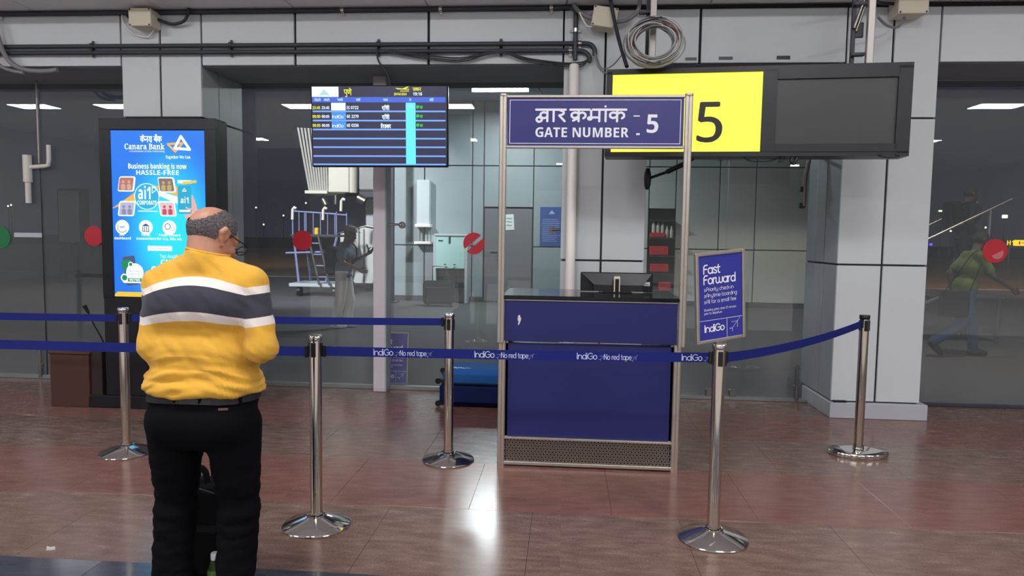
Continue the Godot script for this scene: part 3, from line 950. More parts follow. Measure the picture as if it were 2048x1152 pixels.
# ---------------------------------------------------------------- what stands outside, seen through the glass
func outside() -> void:
	var gr := structure("ground")
	part("near_apron", G.new().bx(-60, -0.2, -24, 60, -0.005, -6.9, 0.0), M("apron", rgb(84, 86, 88), 0.8), gr)
	part("lit_taxiway", G.new().bx(-90, -0.2, -70, 90, -0.005, -24, 0.0), M("concrete", rgb(122, 108, 94), 0.9), gr)  # floodlit warmth of the strip put into its colour
	part("far_field", G.new().bx(-200, -0.2, -260, 200, -0.01, -70, 0.0), M("dark field", rgb(34, 35, 36), 1.0), gr)
	part("painted_line", G.new().bx(-60, -0.005, -24.4, 60, 0.001, -24.15, 0.0), M("road paint", rgb(170, 168, 158), 0.8), gr)
	# the neighbouring block: a panelled wall under a deep roof, with two openings
	var b := thing("terminal_block", "grey green panelled building wall beyond the glass, lit by a twin tube lamp", "building", Vector3(1.2, 0, -17))
	part("backing", G.new().bx(-4.15, 0, -17.4, 7.0, 4.9, -16.24, 0.0), M("joint"), b)
	var xs := [-4.15, -3.32, -2.2, -1.93, -0.78, 0.55, 1.85, 2.45, 3.42, 4.22, 5.6, 7.0]
	var ys := [0.1, 1.3, 3.15, 4.62]
	for i in xs.size() - 1:
		for k in 3:
			var y0: float = ys[k]
			if (i == 3 or i == 6) and k == 0:
				continue
			if (i == 3 or i == 6) and k == 1:
				y0 = 2.2
			part("wall_panel", G.new().bx(xs[i] + 0.012, y0 + 0.012, -16.24, xs[i + 1] - 0.012, ys[k + 1] - 0.012, -16.2, 0.004), M("teal panel", rgb(140, 152, 154), 0.4) if xs[i] < 0.5 else M("brightened grey green panel", rgb(200, 208, 202), 0.4), b)  # right-hand panels paler, in place of light missing there
	part("base_strip", G.new().bx(-4.15, 0, -16.24, 7.0, 0.1, -16.19), M("dark steel"), b)
	part("roof", G.new().bx(-4.15, 4.62, -17.4, 7.0, 4.9, -12.6, 0.0), M("roof", rgb(150, 164, 168), 0.6), b)
	part("roof_edge", G.new().bx(-4.2, 4.45, -12.6, 7.05, 4.95, -12.45), M("dark steel"), b)
	var d := part("door", G.new().bx(-1.9, 0.02, -16.24, -0.8, 2.17, -16.18), M("door grey", rgb(110, 110, 114), 0.45), b, "dark grey steel door")
	part("door_bolt", G.new().bx(-1.75, 1.17, -16.18, -1.42, 1.2, -16.15).bx(-1.6, 1.02, -16.18, -1.54, 1.2, -16.14), M("steel"), d)
	part("skirting", G.new().bx(-2.9, 0.0, -16.2, -2.3, 0.1, -15.9), M("side panel"), b)
	# the drink shelf in the second opening
	var v := thing("drinks_shelf", "dark shelf unit with red crates and bottles in a doorway behind the counter", "shelf", Vector3(2.15, 0, -16.1))
	part("cabinet", G.new().bx(1.87, 0, -16.24, 2.43, 2.17, -16.2, 0.0), M("black"), v)
	for k in 5:
		part("shelf_board", G.new().bx(1.88, 0.32 + k * 0.4, -16.2, 2.42, 0.35 + k * 0.4, -15.95), M("dark steel"), v)
	for c in [[1.88, 1.16, 2.28, 1.36], [1.9, 0.78, 2.3, 0.96], [1.88, 1.56, 2.2, 1.66], [2.1, 0.36, 2.36, 0.55]]:
		one("crate", G.new().bx(c[0], c[1], -16.15, c[2], c[3], -15.96, 0.01), M("red crate", rgb(190, 40, 40), 0.5), "red crate on the %s shelf of the dark doorway unit" % ["third", "second", "fourth", "lowest"][[1.16, 0.78, 1.56, 0.36].find(c[1])], "crate", "red crates on the doorway shelf")
	for k in 5:
		one("bottle", G.new().lathe([Vector2(0, 0), Vector2(0.04, 0), Vector2(0.04, 0.16), Vector2(0.016, 0.22), Vector2(0.016, 0.26), Vector2(0, 0.26)], Vector3(1.95 + k * 0.1, 1.555 + (0.11 if k < 3 else 0.0), -16.05), 10), M("pale bottle", rgb(190, 190, 180), 0.2), "pale bottle on the dark doorway shelf, %s" % ["leftmost of the five", "second from the left", "middle one of five", "second from the right", "rightmost of the five"][k], "bottle", "bottles on the doorway shelf")
	# twin tube lamp under that roof
	var tl := thing("tube_lamp", "white twin tube lamp glowing under the roof beyond the glass", "light", Vector3(-1.37, 4.6, -14.0))
	part("tray", G.new().bx(-1.94, 4.38, -14.1, -0.8, 4.59, -14.04), M("white paint"), tl)
	part("hanger", G.new().cyl(Vector3(-1.8, 4.55, -14), Vector3(-1.8, 4.62, -14), 0.012, 8).cyl(Vector3(-0.95, 4.55, -14), Vector3(-0.95, 4.62, -14), 0.012, 8), M("dull steel"), tl)
	for y in [4.435, 4.54]:
		part("lamp_tube", G.new().cyl(Vector3(-1.92, y, -13.99), Vector3(-0.82, y, -13.99), 0.04, 12), glow("tube glow", rgb(244, 255, 255), 26.0), tl)
	var al := AreaLight3D.new()
	al.name = "tube_light"
	al.area_size = Vector2(1.1, 0.16)
	al.light_color = rgb(238, 252, 255)
	al.light_energy = 21.0
	al.area_range = 40.0
	al.area_attenuation = 2.0
	al.shadow_enabled = true
	tl.add_child(al)
	al.position = Vector3(0, -0.23, 0)
	al.rotation.x = -PI / 2
	one("wire", G.new().tube([Vector3(-0.75, 4.55, -13.9), Vector3(-0.6, 4.42, -13.9), Vector3(-0.5, 4.25, -13.95), Vector3(-0.42, 4.0, -14.0)], 0.012, 6), M("cable dark"), "thin dark wire hanging beside the twin tube lamp", "wire", "", Vector3(-0.6, 4.2, -13.9))
	# fittings on and before that wall
	var co := thing("steel_column", "dark slim steel column standing before the panelled wall", "column", Vector3(-3.95, 0, -15.6))
	part("shaft", G.new().bx(-4.01, 0, -15.66, -3.89, 4.62, -15.54), M("dark steel"), co)
	part("foot_plate", G.new().bx(-4.1, 0, -15.75, -3.8, 0.03, -15.45), M("dark steel"), co)
	var wb := thing("wall_cabinet", "tall pale metal cabinet high on the panelled wall", "cabinet", Vector3(-3.3, 1.7, -16.1))
	part("body", G.new().bx(-3.46, 1.78, -16.2, -3.16, 2.8, -15.98, 0.01), M("pale metal", rgb(186, 196, 198), 0.45), wb)
	part("tray", G.new().bx(-3.49, 1.72, -16.2, -3.13, 1.79, -15.94), M("white paint"), wb)
	var tr := thing("wall_tray", "narrow white tray bracketed to the wall below the pale cabinet", "shelf", Vector3(-3.3, 1.33, -16.1))
	part("tray", G.new().bx(-3.5, 1.33, -16.2, -3.12, 1.39, -15.92), M("white paint"), tr)
	part("bracket", G.new().cyl(Vector3(-3.4, 1.39, -16.1), Vector3(-3.4, 1.7, -16.1), 0.014, 8).cyl(Vector3(-3.22, 1.39, -16.1), Vector3(-3.22, 1.7, -16.1), 0.014, 8), M("steel"), tr)
	var wc := thing("water_cooler", "pale green steel drinking water cooler with two taps against the panelled wall", "water cooler", Vector3(-2.63, 0, -15.95))
	part("body", G.new().bx(-2.98, 0.78, -16.15, -2.28, 1.52, -15.75, 0.012), M("cooler green", rgb(178, 218, 212), 0.35), wc)
	part("lid", G.new().bx(-3.0, 1.52, -16.17, -2.26, 1.57, -15.73, 0.01), M("pale metal"), wc)
	part("side_post", G.new().bx(-3.02, 0.0, -16.15, -2.96, 1.54, -15.74), M("pale metal"), wc)
	part("side_post", G.new().bx(-2.3, 0.0, -16.15, -2.24, 1.54, -15.74), M("pale metal"), wc)
	part("splash_back", G.new().bx(-2.96, 0.45, -16.15, -2.3, 0.78, -16.0), M("dull steel"), wc)
	part("drain_tray", G.new().bx(-2.96, 0.38, -16.12, -2.3, 0.47, -15.72), M("black metal"), wc)
	part("lower_door", G.new().bx(-2.95, 0.03, -16.12, -2.31, 0.36, -15.78), M("dull steel"), wc)
	for x in [-2.74, -2.52]:
		part("tap", G.new().tube([Vector3(x, 0.84, -15.75), Vector3(x, 0.85, -15.66), Vector3(x, 0.79, -15.64)], 0.018, 8).cyl(Vector3(x - 0.03, 0.88, -15.7), Vector3(x + 0.03, 0.88, -15.7), 0.012, 8), M("chrome"), wc)
	part("hasp", G.new().bx(-2.66, 1.36, -15.75, -2.62, 1.52, -15.73), M("black metal"), wc)
	part("badge", G.new().bx(-2.9, 1.4, -15.75, -2.8, 1.43, -15.745, 0.0), M("black metal"), wc)
	var nt := thing("notice", "blue notice sheet with white lines on the panelled wall left of the white pipe", "notice", Vector3(-0.35, 1.8, -16.19))
	part("sheet", G.new().bx(-0.62, 1.32, -16.2, -0.08, 2.22, -16.188, 0.0), M("notice blue", rgb(48, 78, 140), 0.5), nt)
	var ng := G.new()
	for k in 12:
		ng.rect(-0.57, 1.93 - k * 0.045, -0.57 + 0.42 * rng.randf_range(0.7, 1.0), 1.94 - k * 0.045, -16.186)
	ng.prism(PackedVector2Array([Vector2(-0.42, 2.06), Vector2(-0.28, 2.06), Vector2(-0.35, 2.15)]), -16.188, -16.186)
	part("print", ng, M("notice print", rgb(150, 172, 205), 0.5), nt)
	var pp := thing("paper_notice", "white handwritten paper sheet taped to the dark grey door", "notice", Vector3(-1.33, 1.85, -16.17))
	part("sheet", G.new().at(Vector3(-1.33, 1.86, -16.17), Basis(Vector3.BACK, 0.06)).box(Vector3.ZERO, Vector3(0.22, 0.36, 0.004), 0.0), M("paper", rgb(214, 222, 218), 0.6), pp)
	var pg := G.new()
	for k in 3:
		pg.stroke([Vector2(-1.39, 1.94 - k * 0.08), Vector2(-1.36, 1.955 - k * 0.08), Vector2(-1.31, 1.94 - k * 0.08), Vector2(-1.27, 1.95 - k * 0.08)], 0.012, -16.166)
	part("writing", pg, M("black"), pp)
	# boarding bridge with its bellows
	var jb := thing("boarding_bridge", "white boarding bridge end with folded bellows hanging in the dark beyond the glass", "boarding bridge", Vector3(-6.3, 2.5, -18.5))
	var ivory := M("ivory", rgb(224, 222, 204), 0.6)
	for k in 9:
		var x := -7.1 + k * 0.085
		part("bellows_fold", G.new().prism(PackedVector2Array([Vector2(x, 4.3), Vector2(x + 0.05, 4.3), Vector2(x + 0.05 + 0.3 * (1 - k / 9.0), 2.66), Vector2(x + 0.3 * (1 - k / 9.0), 2.66)]), -18.8, -18.1 - 0.02 * k), M("bellows", rgb(176, 174, 166), 0.7), jb)
	part("bellows_sill", G.new().bx(-6.85, 2.58, -18.8, -6.25, 2.66, -17.95), ivory, jb)
	part("end_wall", G.new().bx(-6.24, 2.62, -18.8, -5.68, 4.6, -18.0, 0.02), ivory, jb)
	part("corner_post", G.new().cyl(Vector3(-5.68, 2.62, -18.2), Vector3(-5.68, 4.6, -18.2), 0.16, 20), ivory, jb)
	part("cabin_wall", G.new().bx(-5.55, 2.7, -19, -4.75, 4.6, -18.3, 0.03), M("cabin grey", rgb(150, 152, 150), 0.5), jb)
	part("lower_beam", G.new().bx(-5.9, 2.5, -19, -4.5, 2.7, -18.3, 0.03), M("dark steel"), jb)
	part("undercarriage", G.new().cyl(Vector3(-6.5, 2.5, -18.3), Vector3(-6.4, 2.3, -18.3), 0.09, 12).cyl(Vector3(-6.1, 2.55, -18.2), Vector3(-6.1, 2.32, -18.2), 0.05, 12).cyl(Vector3(-5.5, 2.5, -18.2), Vector3(-5.3, 2.4, -18.2), 0.12, 12), M("dull steel"), jb)
	part("tunnel", G.new().bx(-4.9, 2.6, -32, -3.2, 4.9, -18.9, 0.03), M("cabin grey"), jb)
	part("support_leg", G.new().bx(-5.62, 0, -19.6, -5.3, 2.6, -19.3, 0.02), M("pale metal"), jb)
	# steel access stand
	var la := thing("access_stand", "blue steel access stand with railed platform, ladder and castors outside the glass", "ladder", Vector3(-6.3, 0, -17.2))
	var bl := M("stand blue", rgb(128, 138, 180), 0.4)
	for x in [-6.72, -5.62]:
		for z in [-17.6, -16.8]:
			part("leg", G.new().cyl(Vector3(x + (0.15 if x < -6 else -0.3), 0.25, z), Vector3(x + 0.02, 1.5, z), 0.03, 10), bl, la)
			part("corner_post", G.new().cyl(Vector3(x, 1.5, z), Vector3(x, 2.08, z), 0.018, 8), bl, la)
	part("platform", G.new().bx(-6.76, 1.46, -17.64, -5.58, 1.52, -16.76), M("dark steel"), la)
	part("top_rail", G.new().tube([Vector3(-6.72, 2.08, -16.8), Vector3(-5.62, 2.02, -16.8)], 0.02, 8).tube([Vector3(-6.72, 2.08, -17.6), Vector3(-5.62, 2.02, -17.6)], 0.02, 8), bl, la)
	for k in 6:
		part("baluster", G.new().cyl(Vector3(-6.56 + k * 0.18, 1.5, -16.8), Vector3(-6.56 + k * 0.18, 2.06 - k * 0.008, -16.8), 0.013, 8), bl, la)
	for h in [[-6.72, 2.12], [-5.95, 2.12], [-5.5, 2.34]]:
		part("hand_hook", G.new().tube([Vector3(h[0], h[1] - 0.25, -16.78), Vector3(h[0] + 0.01, h[1], -16.78), Vector3(h[0] + 0.05, h[1] + 0.05, -16.78), Vector3(h[0] + 0.1, h[1] + 0.02, -16.78)], 0.036, 8), M("ivory"), la, "cream padded handrail end")
	part("ladder_stile", G.new().cyl(Vector3(-6.3, 1.5, -16.7), Vector3(-5.95, 0.3, -16.5), 0.03, 8).cyl(Vector3(-6.05, 1.5, -16.7), Vector3(-5.7, 0.3, -16.5), 0.03, 8), M("dark steel"), la)
	for k in 4:
		part("rung", G.new().cyl(Vector3(-6.25 + k * 0.08, 1.3 - k * 0.27, -16.68 + k * 0.045), Vector3(-5.98 + k * 0.08, 1.3 - k * 0.27, -16.68 + k * 0.045), 0.016, 8), bl, la)
	part("brace", G.new().cyl(Vector3(-6.9, 1.05, -16.8), Vector3(-5.7, 1.1, -16.8), 0.025, 8), bl, la)
	part("lower_deck", G.new().bx(-6.75, 0.24, -17.64, -5.5, 0.32, -16.6), M("pale metal"), la)
	for x in [-6.55, -5.65]:
		part("castor", G.new().cyl(Vector3(x, 0.12, -16.68), Vector3(x + 0.08, 0.12, -16.68), 0.12, 16), M("black"), la)
	# baggage cart and tail lights
	var ca := thing("baggage_cart", "grey white box cart with a pitched lid parked outside left of the glass post", "cart", Vector3(-5.4, 0, -18.55))
	var pr := PackedVector2Array([Vector2(-6.0, 0.24), Vector2(-4.7, 0.24), Vector2(-4.7, 1.62), Vector2(-5.35, 1.72), Vector2(-6.0, 1.55)])
	part("box_body", G.new().prism(pr, -19.25, -18.25), M("cart grey", rgb(206, 212, 206), 0.5), ca)
	part("lid", G.new().tube([Vector3(-6.07, 1.55, -18.75), Vector3(-5.346, 1.76, -18.75), Vector3(-4.698, 1.66, -18.75)], 0.56, 4, true, -1.0, 0.06), M("white paint"), ca)
	part("corner_trim", G.new().bx(-5.38, 0.26, -18.25, -5.34, 1.68, -18.23), M("dull steel"), ca)
	for x in [-5.75, -5.0]:
		part("wheel", G.new().cyl(Vector3(x, 0.16, -18.35), Vector3(x, 0.16, -18.23), 0.16, 20), M("black"), ca)
	part("tow_bar", G.new().cyl(Vector3(-5.832, 0.26, -18.3), Vector3(-6.21, 0.12, -18.15), 0.03, 8), M("black metal"), ca)
	var yb := one("barrel", G.new().lathe([Vector2(0, 0), Vector2(0.06, 0), Vector2(0.065, 0.05), Vector2(0.06, 0.16), Vector2(0, 0.17)], Vector3(-6.22, 1.52, -17.1), 14), M("yellow plastic", rgb(240, 190, 30), 0.5), "small yellow tub on the platform of the blue access stand", "tub", "", Vector3(-6.22, 1.52, -17.1))
	yb.name = "tub"
	# grey panel left of the advert, in place of a pale door reflected in the glass
	var gc := thing("reflected_panel", "tall pale grey panel left of the lit advert, standing in for a door reflection", "cabinet", Vector3(-14.15, 0, -19))
	part("body", G.new().bx(-14.5, 1.15, -19.4, -13.8, 2.72, -19.0, 0.02), M("reflection grey", rgb(58, 58, 63), 0.8), gc)
	part("door_leaf", G.new().bx(-14.45, 1.2, -19.0, -13.85, 2.66, -18.985), M("cart grey"), gc)
	part("foot_frame", G.new().bx(-14.48, 0, -19.38, -14.35, 1.15, -19.02).bx(-13.95, 0, -19.38, -13.82, 1.15, -19.02), M("dark steel"), gc)
	var tb := thing("trolley_bag", "black trolley bag standing outside in front of the pale green water cooler", "suitcase", Vector3(-2.75, 0, -15.0))
	part("shell", _pillow(Vector3(-2.75, 0.3, -15.0), Vector3(0.66, 0.5, 0.3), 0.06), M("bag grey", rgb(40, 42, 46), 0.7), tb)
	part("front_pocket", _pillow(Vector3(-2.75, 0.26, -14.84), Vector3(0.5, 0.32, 0.05), 0.02), M("bag grey"), tb)
	part("handle", G.new().tube([Vector3(-2.9, 0.54, -15.08), Vector3(-2.9, 0.86, -15.08), Vector3(-2.6, 0.86, -15.08), Vector3(-2.6, 0.54, -15.08)], 0.012, 8), M("dull steel"), tb)
	for x in [-3.0, -2.5]:
		part("wheel", G.new().cyl(Vector3(x, 0.035, -14.98), Vector3(x + 0.03, 0.035, -14.98), 0.035, 14), M("black"), tb)
	# framed sign leaning on the outside of the glass
	var sg := thing("leaning_sign", "framed blue board leaning low behind the glass post, half hidden by it", "sign", Vector3(-1.76, 0.004, -6.97), true, Vector3(-0.1, 0, 0))
	ff_board(sg, 0.34, 0.535, Vector3(0, 0.268, 0))
	# moving steps with a person on them, and the one walking by, on the right
	var sp := thing("boarding_steps", "dark boarding steps with slanting pale handrails outside at the right", "stairs", Vector3(5.6, 0, -11.6))
	for k in 6:
		part("tread", G.new().bx(4.5 + k * 0.36, 0.12 + mini(k, 3) * 0.19, -12.1, 4.5 + k * 0.36 + 0.36, 0.16 + mini(k, 3) * 0.19, -11.2, 0.006), M("dark steel"), sp)
	for z in [-11.2, -12.1]:
		part("stringer", G.new().cyl(Vector3(4.4, 0.0, z), Vector3(5.75, 0.7, z), 0.05, 8).cyl(Vector3(5.75, 0.7, z), Vector3(6.68, 0.7, z), 0.05, 8).cyl(Vector3(6.6, 0.0, z), Vector3(6.6, 0.7, z), 0.04, 8), M("dark steel"), sp)
		part("handrail", G.new().tube([Vector3(4.4, 1.0, z), Vector3(6.7, 2.2, z)], 0.02, 8), M("steel"), sp)
		for k in 3:
			part("rail_post", G.new().cyl(Vector3(4.6 + k * 0.9, 0.2 + k * 0.45, z), Vector3(4.6 + k * 0.9, 1.1 + k * 0.47, z), 0.018, 8), M("steel"), sp)
	var ts := thing("taxiway_sign", "small lit yellow airfield sign reading H1 at the far right", "sign", Vector3(18.6, 0, -30.6))
	part("sign_face", G.new().bx(18.43, 1.44, -30.65, 19.2, 1.68, -30.5), glow("sign yellow", rgb(255, 206, 20), 1.3), ts)
	part("sign_panel", G.new().bx(18.12, 1.44, -30.65, 18.425, 1.68, -30.52), M("black"), ts)
	var hg := G.new()
	hg.text("H1", 0.19, 18.16, 1.465, -30.515, true)
	part("sign_letters", hg, glow("sign yellow"  , rgb(255, 206, 20), 1.3), ts)
	part("sign_mark", G.new().bx(18.62, 1.5, -30.5, 18.67, 1.62, -30.497, 0.0), M("black"), ts)
	part("sign_mark", G.new().bx(18.72, 1.55, -30.5, 18.9, 1.575, -30.497, 0.0), M("black"), ts)
	for x in [18.3, 19.0]:
		part("post", G.new().cyl(Vector3(x, 0, -30.6), Vector3(x, 1.45, -30.6), 0.03, 8), M("dark steel"), ts)
	# lamps far out on the field
	var far := [[-38.4, 3.50, 0], [-33.1, 3.62, 0], [-36.4, 4.51, 0], [-35.5, 2.54, 0], [-30.4, 5.10, 0], [-67.3, 4.36, 0], [-66.9, 4.49, 0], [-57.5, 3.69, 0], [-23.2, 4.54, 0], [40.6, 4.96, 1], [42.4, 5.03, 1], [47.2, 4.44, 2], [39.7, 1.31, 3], [41.7, 2.80, 0], [45.3, 3.23, 0]]
	for i in far.size():
		var q: Array = far[i]
		var p := Vector3(q[0], q[1], -80)
		var sz: Vector3 = [Vector3(0.16, 0.16, 0.1), Vector3(0.55, 0.14, 0.2), Vector3(0.5, 0.34, 0.2), Vector3(0.3, 0.26, 0.1)][q[2]]
		var lm: Material = glow("field lamp", rgb(255, 240, 205), 3.0) if q[2] != 3 else glow("field lamp blue", rgb(80, 70, 255), 2.0)
		var word: String = ["just right of the advert pillar", "halfway between the advert pillar and the blue access stand", "highest between the advert pillar and the access stand", "lowest between the advert pillar and the access stand", "above the left handrail of the access stand", "at the far left edge, over the green sticker", "beside the one over the green sticker", "left of the lit advert by the grey panel", "right of the boarding bridge, under its beam", "long one just right of the right pillar", "long one second right of the right pillar", "", "", "low, just right of the right pillar", "right of the dark clothed man's head"][i]
		var fl := thing("field_lamp", ["tiny pale airfield lamp, " + word, "pale airfield lamp, " + word, "bright white floodlight far off at the right", "tiny blue lamp low on the dark airfield"][q[2]], "lamp", Vector3(p.x, 0, p.z), false, Vector3.ZERO, "lamps in the dark airfield")
		part("lamp_head", G.new().box(p, sz, 0.03), lm, fl)
		part("mast", G.new().cyl(Vector3(p.x, 0, p.z), Vector3(p.x, p.y - sz.y * 0.5, p.z), 0.06, 6), M("black"), fl)

# ---------------------------------------------------------------- pipes, wires and boxes along the top of the wall
func conduit(label: String, path: Array, r: float, clamps: Array, m := "conduit", called := "conduit") -> Node3D:
	var t := thing(called, label, "pipe", path[0])
	part("pipe", G.new().tube(path, r, 12), M(m), t)
	for c in clamps:
		var g := G.new()
		var across: Vector3 = c[1]
		g.cyl(c[0] - across * 0.014, c[0] + across * 0.014, r * 1.16, 14)
		var side := across.cross(Vector3.BACK).normalized()
		g.box(c[0] + side * (r + 0.014) - Vector3(0, 0, r * 0.8), Vector3(0.024, 0.024, 0.006), 0.001)
		g.box(c[0] - side * (r + 0.014) - Vector3(0, 0, r * 0.8), Vector3(0.024, 0.024, 0.006), 0.001)
		part("clamp", g, M(c[2]), t)
	return t

func curve(pts: Array, step := 5) -> Array:
	var out := []
	for i in pts.size() - 1:
		for s in step:
			out.append((pts[i] as Vector3).cubic_interpolate(pts[i + 1], pts[maxi(i - 1, 0)], pts[mini(i + 2, pts.size() - 1)], float(s) / step))
	out.append(pts[-1])
	return out

func wire(label: String, pts: Array, r: float, m: String, group := "", called := "cable") -> void:
	one(called, G.new().tube(curve(pts), r, 7), M(m), label, "cable", group, pts[0])

func junction_box(p: Vector3, s: Vector3, roll: float, label: String) -> void:
	var t := thing("junction_box", label, "junction box", p, true, Vector3(0, 0, roll))
	part("box_body", G.new().box(Vector3.ZERO, s, 0.008), M("cream box"), t)
	part("lid", G.new().box(Vector3(0, 0, s.z * 0.5 + 0.006), Vector3(s.x * 1.02, s.y * 1.02, 0.014), 0.005), M("cream box"), t)
	for a in [-1.0, 1.0]:
		for b in [-1.0, 1.0]:
			part("screw", G.new().cyl(Vector3(a * s.x * 0.44, b * s.y * 0.44, s.z * 0.5 + 0.012), Vector3(a * s.x * 0.44, b * s.y * 0.44, s.z * 0.5 + 0.016), 0.008, 8), M("dark steel"), t)

func services() -> void:
	var X := Vector3.RIGHT
	conduit("dark pipe running along the top edge of the wall panels", [Vector3(-9, 3.488, -6.165)] + curve([Vector3(-0.12, 3.491, -6.165), Vector3(-0.02, 3.492, -6.165), Vector3(0.03, 3.47, -6.165), Vector3(0.041, 3.4, -6.165), Vector3(0.041, 3.05, -6.165)], 6), 0.02, [[Vector3(-5.2, 3.488, -6.165), X, "steel"], [Vector3(-2.0, 3.49, -6.165), X, "steel"], [Vector3(-1.13, 3.49, -6.165), X, "steel"], [Vector3(-0.17, 3.49, -6.165), X, "steel"], [Vector3(0.041, 3.3, -6.165), Vector3.UP, "chrome"]])
	conduit("upper dark pipe across the middle of the wall panels, bending down at its end", [Vector3(-9, 3.2, -6.165)] + curve([Vector3(0.0, 3.19, -6.165), Vector3(0.1, 3.19, -6.165), Vector3(0.17, 3.18, -6.165), Vector3(0.205, 3.14, -6.165), Vector3(0.21, 3.09, -6.165)], 6), 0.02, [[Vector3(-4.32, 3.2, -6.165), X, "conduit"], [Vector3(-3.02, 3.2, -6.165), X, "conduit"], [Vector3(-1.68, 3.197, -6.165), X, "conduit"], [Vector3(-0.6, 3.193, -6.165), X, "conduit"], [Vector3(0.08, 3.19, -6.165), X, "chrome"]])
	conduit("lower dark pipe across the middle of the wall panels, curling down at its end", [Vector3(-9, 3.145, -6.165)] + curve([Vector3(-0.06, 3.13, -6.165), Vector3(0.06, 3.13, -6.165), Vector3(0.13, 3.115, -6.165), Vector3(0.165, 3.07, -6.165), Vector3(0.16, 3.03, -6.16)], 6), 0.02, [[Vector3(-4.32, 3.145, -6.165), X, "conduit"], [Vector3(-3.02, 3.143, -6.165), X, "conduit"], [Vector3(-1.68, 3.138, -6.165), X, "conduit"], [Vector3(-0.6, 3.134, -6.165), X, "conduit"], [Vector3(0.0, 3.131, -6.165), X, "chrome"]])
	var wp := thing("downpipe", "thick white pipe running down the pillar behind the gate sign", "pipe", Vector3(0.035, 0, -6.15))
	part("pipe", G.new().lathe([Vector2(0, 0), Vector2(0.042, 0), Vector2(0.042, 3.0), Vector2(0.034, 3.012), Vector2(0, 3.012)], Vector3(0.035, 0, -6.152), 20), M("white pipe", rgb(244, 238, 232), 0.4), wp)
	junction_box(Vector3(-3.78, 3.41, -6.12), Vector3(0.2, 0.15, 0.15), 0.0, "cream junction box on the wall above the lit advert")
	junction_box(Vector3(0.28, 3.365, -6.1), Vector3(0.2, 0.16, 0.16), -0.15, "cream junction box tilted on the pillar above the gate sign")
	junction_box(Vector3(2.74, 3.45, -6.1), Vector3(0.23, 0.17, 0.18), 0.0, "cream junction box at the top of the right pillar")
	wire("dark cable sagging from the cream box above the advert up to the ceiling", [Vector3(-3.68, 3.42, -6.15), Vector3(-3.55, 3.38, -6.15), Vector3(-3.44, 3.4, -6.14), Vector3(-3.39, 3.46, -6.13), Vector3(-3.385, 3.51, -6.13)], 0.014, "cable dark")
	wire("thin white wire looping under the cream box above the advert", [Vector3(-4.03, 3.47, -6.17), Vector3(-4.02, 3.4, -6.17), Vector3(-3.93, 3.31, -6.17), Vector3(-3.8, 3.275, -6.17), Vector3(-3.72, 3.33, -6.15)], 0.006, "white pipe")
	wire("short dark cable into the left side of the cream box above the advert", [Vector3(-3.98, 3.46, -6.17), Vector3(-3.93, 3.42, -6.16), Vector3(-3.87, 3.41, -6.14)], 0.012, "cable dark")
	wire("thick grey cable hanging down at the far left before the glass", [Vector3(-5.22, 3.42, -6.13), Vector3(-5.16, 3.2, -6.12), Vector3(-5.09, 3.06, -6.13), Vector3(-4.98, 2.99, -6.15), Vector3(-4.8, 2.975, -6.165), Vector3(-4.66, 2.99, -6.17)], 0.022, "cable grey")
	wire("second grey cable beside the thick one at the far left", [Vector3(-5.3, 3.3, -6.09), Vector3(-5.22, 3.1, -6.09), Vector3(-5.12, 2.99, -6.1), Vector3(-4.95, 2.95, -6.12)], 0.016, "cable grey")
	wire("dark cable dropping from the pipes to the flight screen", [Vector3(-1.68, 3.15, -6.13), Vector3(-1.67, 3.05, -6.12), Vector3(-1.6, 2.95, -6.12), Vector3(-1.56, 2.85, -6.1), Vector3(-1.56, 2.7, -6.08)], 0.008, "cable dark")
	for k in 3:
		wire("dark cable slung in two bays below the lower pipe" if k == 0 else ("thin dark cable slung just under the lower pipe" if k == 1 else "thinnest cable, sagging deepest below the lower pipe"), [Vector3(-1.62, 3.14 - 0.006 * k, -6.14), Vector3(-1.3, 3.1 - 0.014 * k, -6.15), Vector3(-0.95, 3.07 - 0.016 * k, -6.15), Vector3(-0.62, 3.12 - 0.004 * k, -6.14), Vector3(-0.35, 3.06 - 0.014 * k, -6.15), Vector3(-0.05, 3.022 - 0.012 * k, -6.15), Vector3(0.1, 3.025 - 0.016 * k, -6.14), Vector3(0.16, 3.06, -6.15)], 0.0075 - 0.0012 * k, "cable dark")
	wire("two grey wires drooping from the pipe end to the display board", [Vector3(0.21, 3.1, -6.15), Vector3(0.24, 2.98, -6.1), Vector3(0.3, 2.9, -6.0), Vector3(0.36, 2.85, -5.75)], 0.008, "cable grey")
	wire("thin grey wire from the pipe end across to the cable coil", [Vector3(0.22, 3.09, -6.15), Vector3(0.27, 2.97, -6.12), Vector3(0.36, 2.97, -6.0), Vector3(0.46, 3.05, -5.7)], 0.005, "cable grey")
	wire("dark cable slanting from the ceiling down behind the cable coil", [Vector3(0.32, 3.51, -6.0), Vector3(0.36, 3.3, -5.95), Vector3(0.4, 3.1, -5.85), Vector3(0.44, 2.86, -5.6)], 0.016, "cable dark")
	wire("grey flexible pipe curving from the tilted cream box up to the ceiling", [Vector3(0.36, 3.35, -6.1), Vector3(0.46, 3.36, -6.1), Vector3(0.55, 3.42, -6.08), Vector3(0.57, 3.51, -6.05)], 0.018, "cable grey")
	wire("ribbed pale hose into the left of the tilted cream box", [Vector3(0.02, 3.5, -6.12), Vector3(0.07, 3.44, -6.12), Vector3(0.13, 3.4, -6.11), Vector3(0.19, 3.38, -6.1)], 0.02, "cable grey")
	wire("thin pale wire hanging from the hose to the corner of the tilted cream box", [Vector3(0.07, 3.43, -6.1), Vector3(0.1, 3.37, -6.09), Vector3(0.14, 3.31, -6.08), Vector3(0.2, 3.3, -6.06)], 0.006, "white pipe")
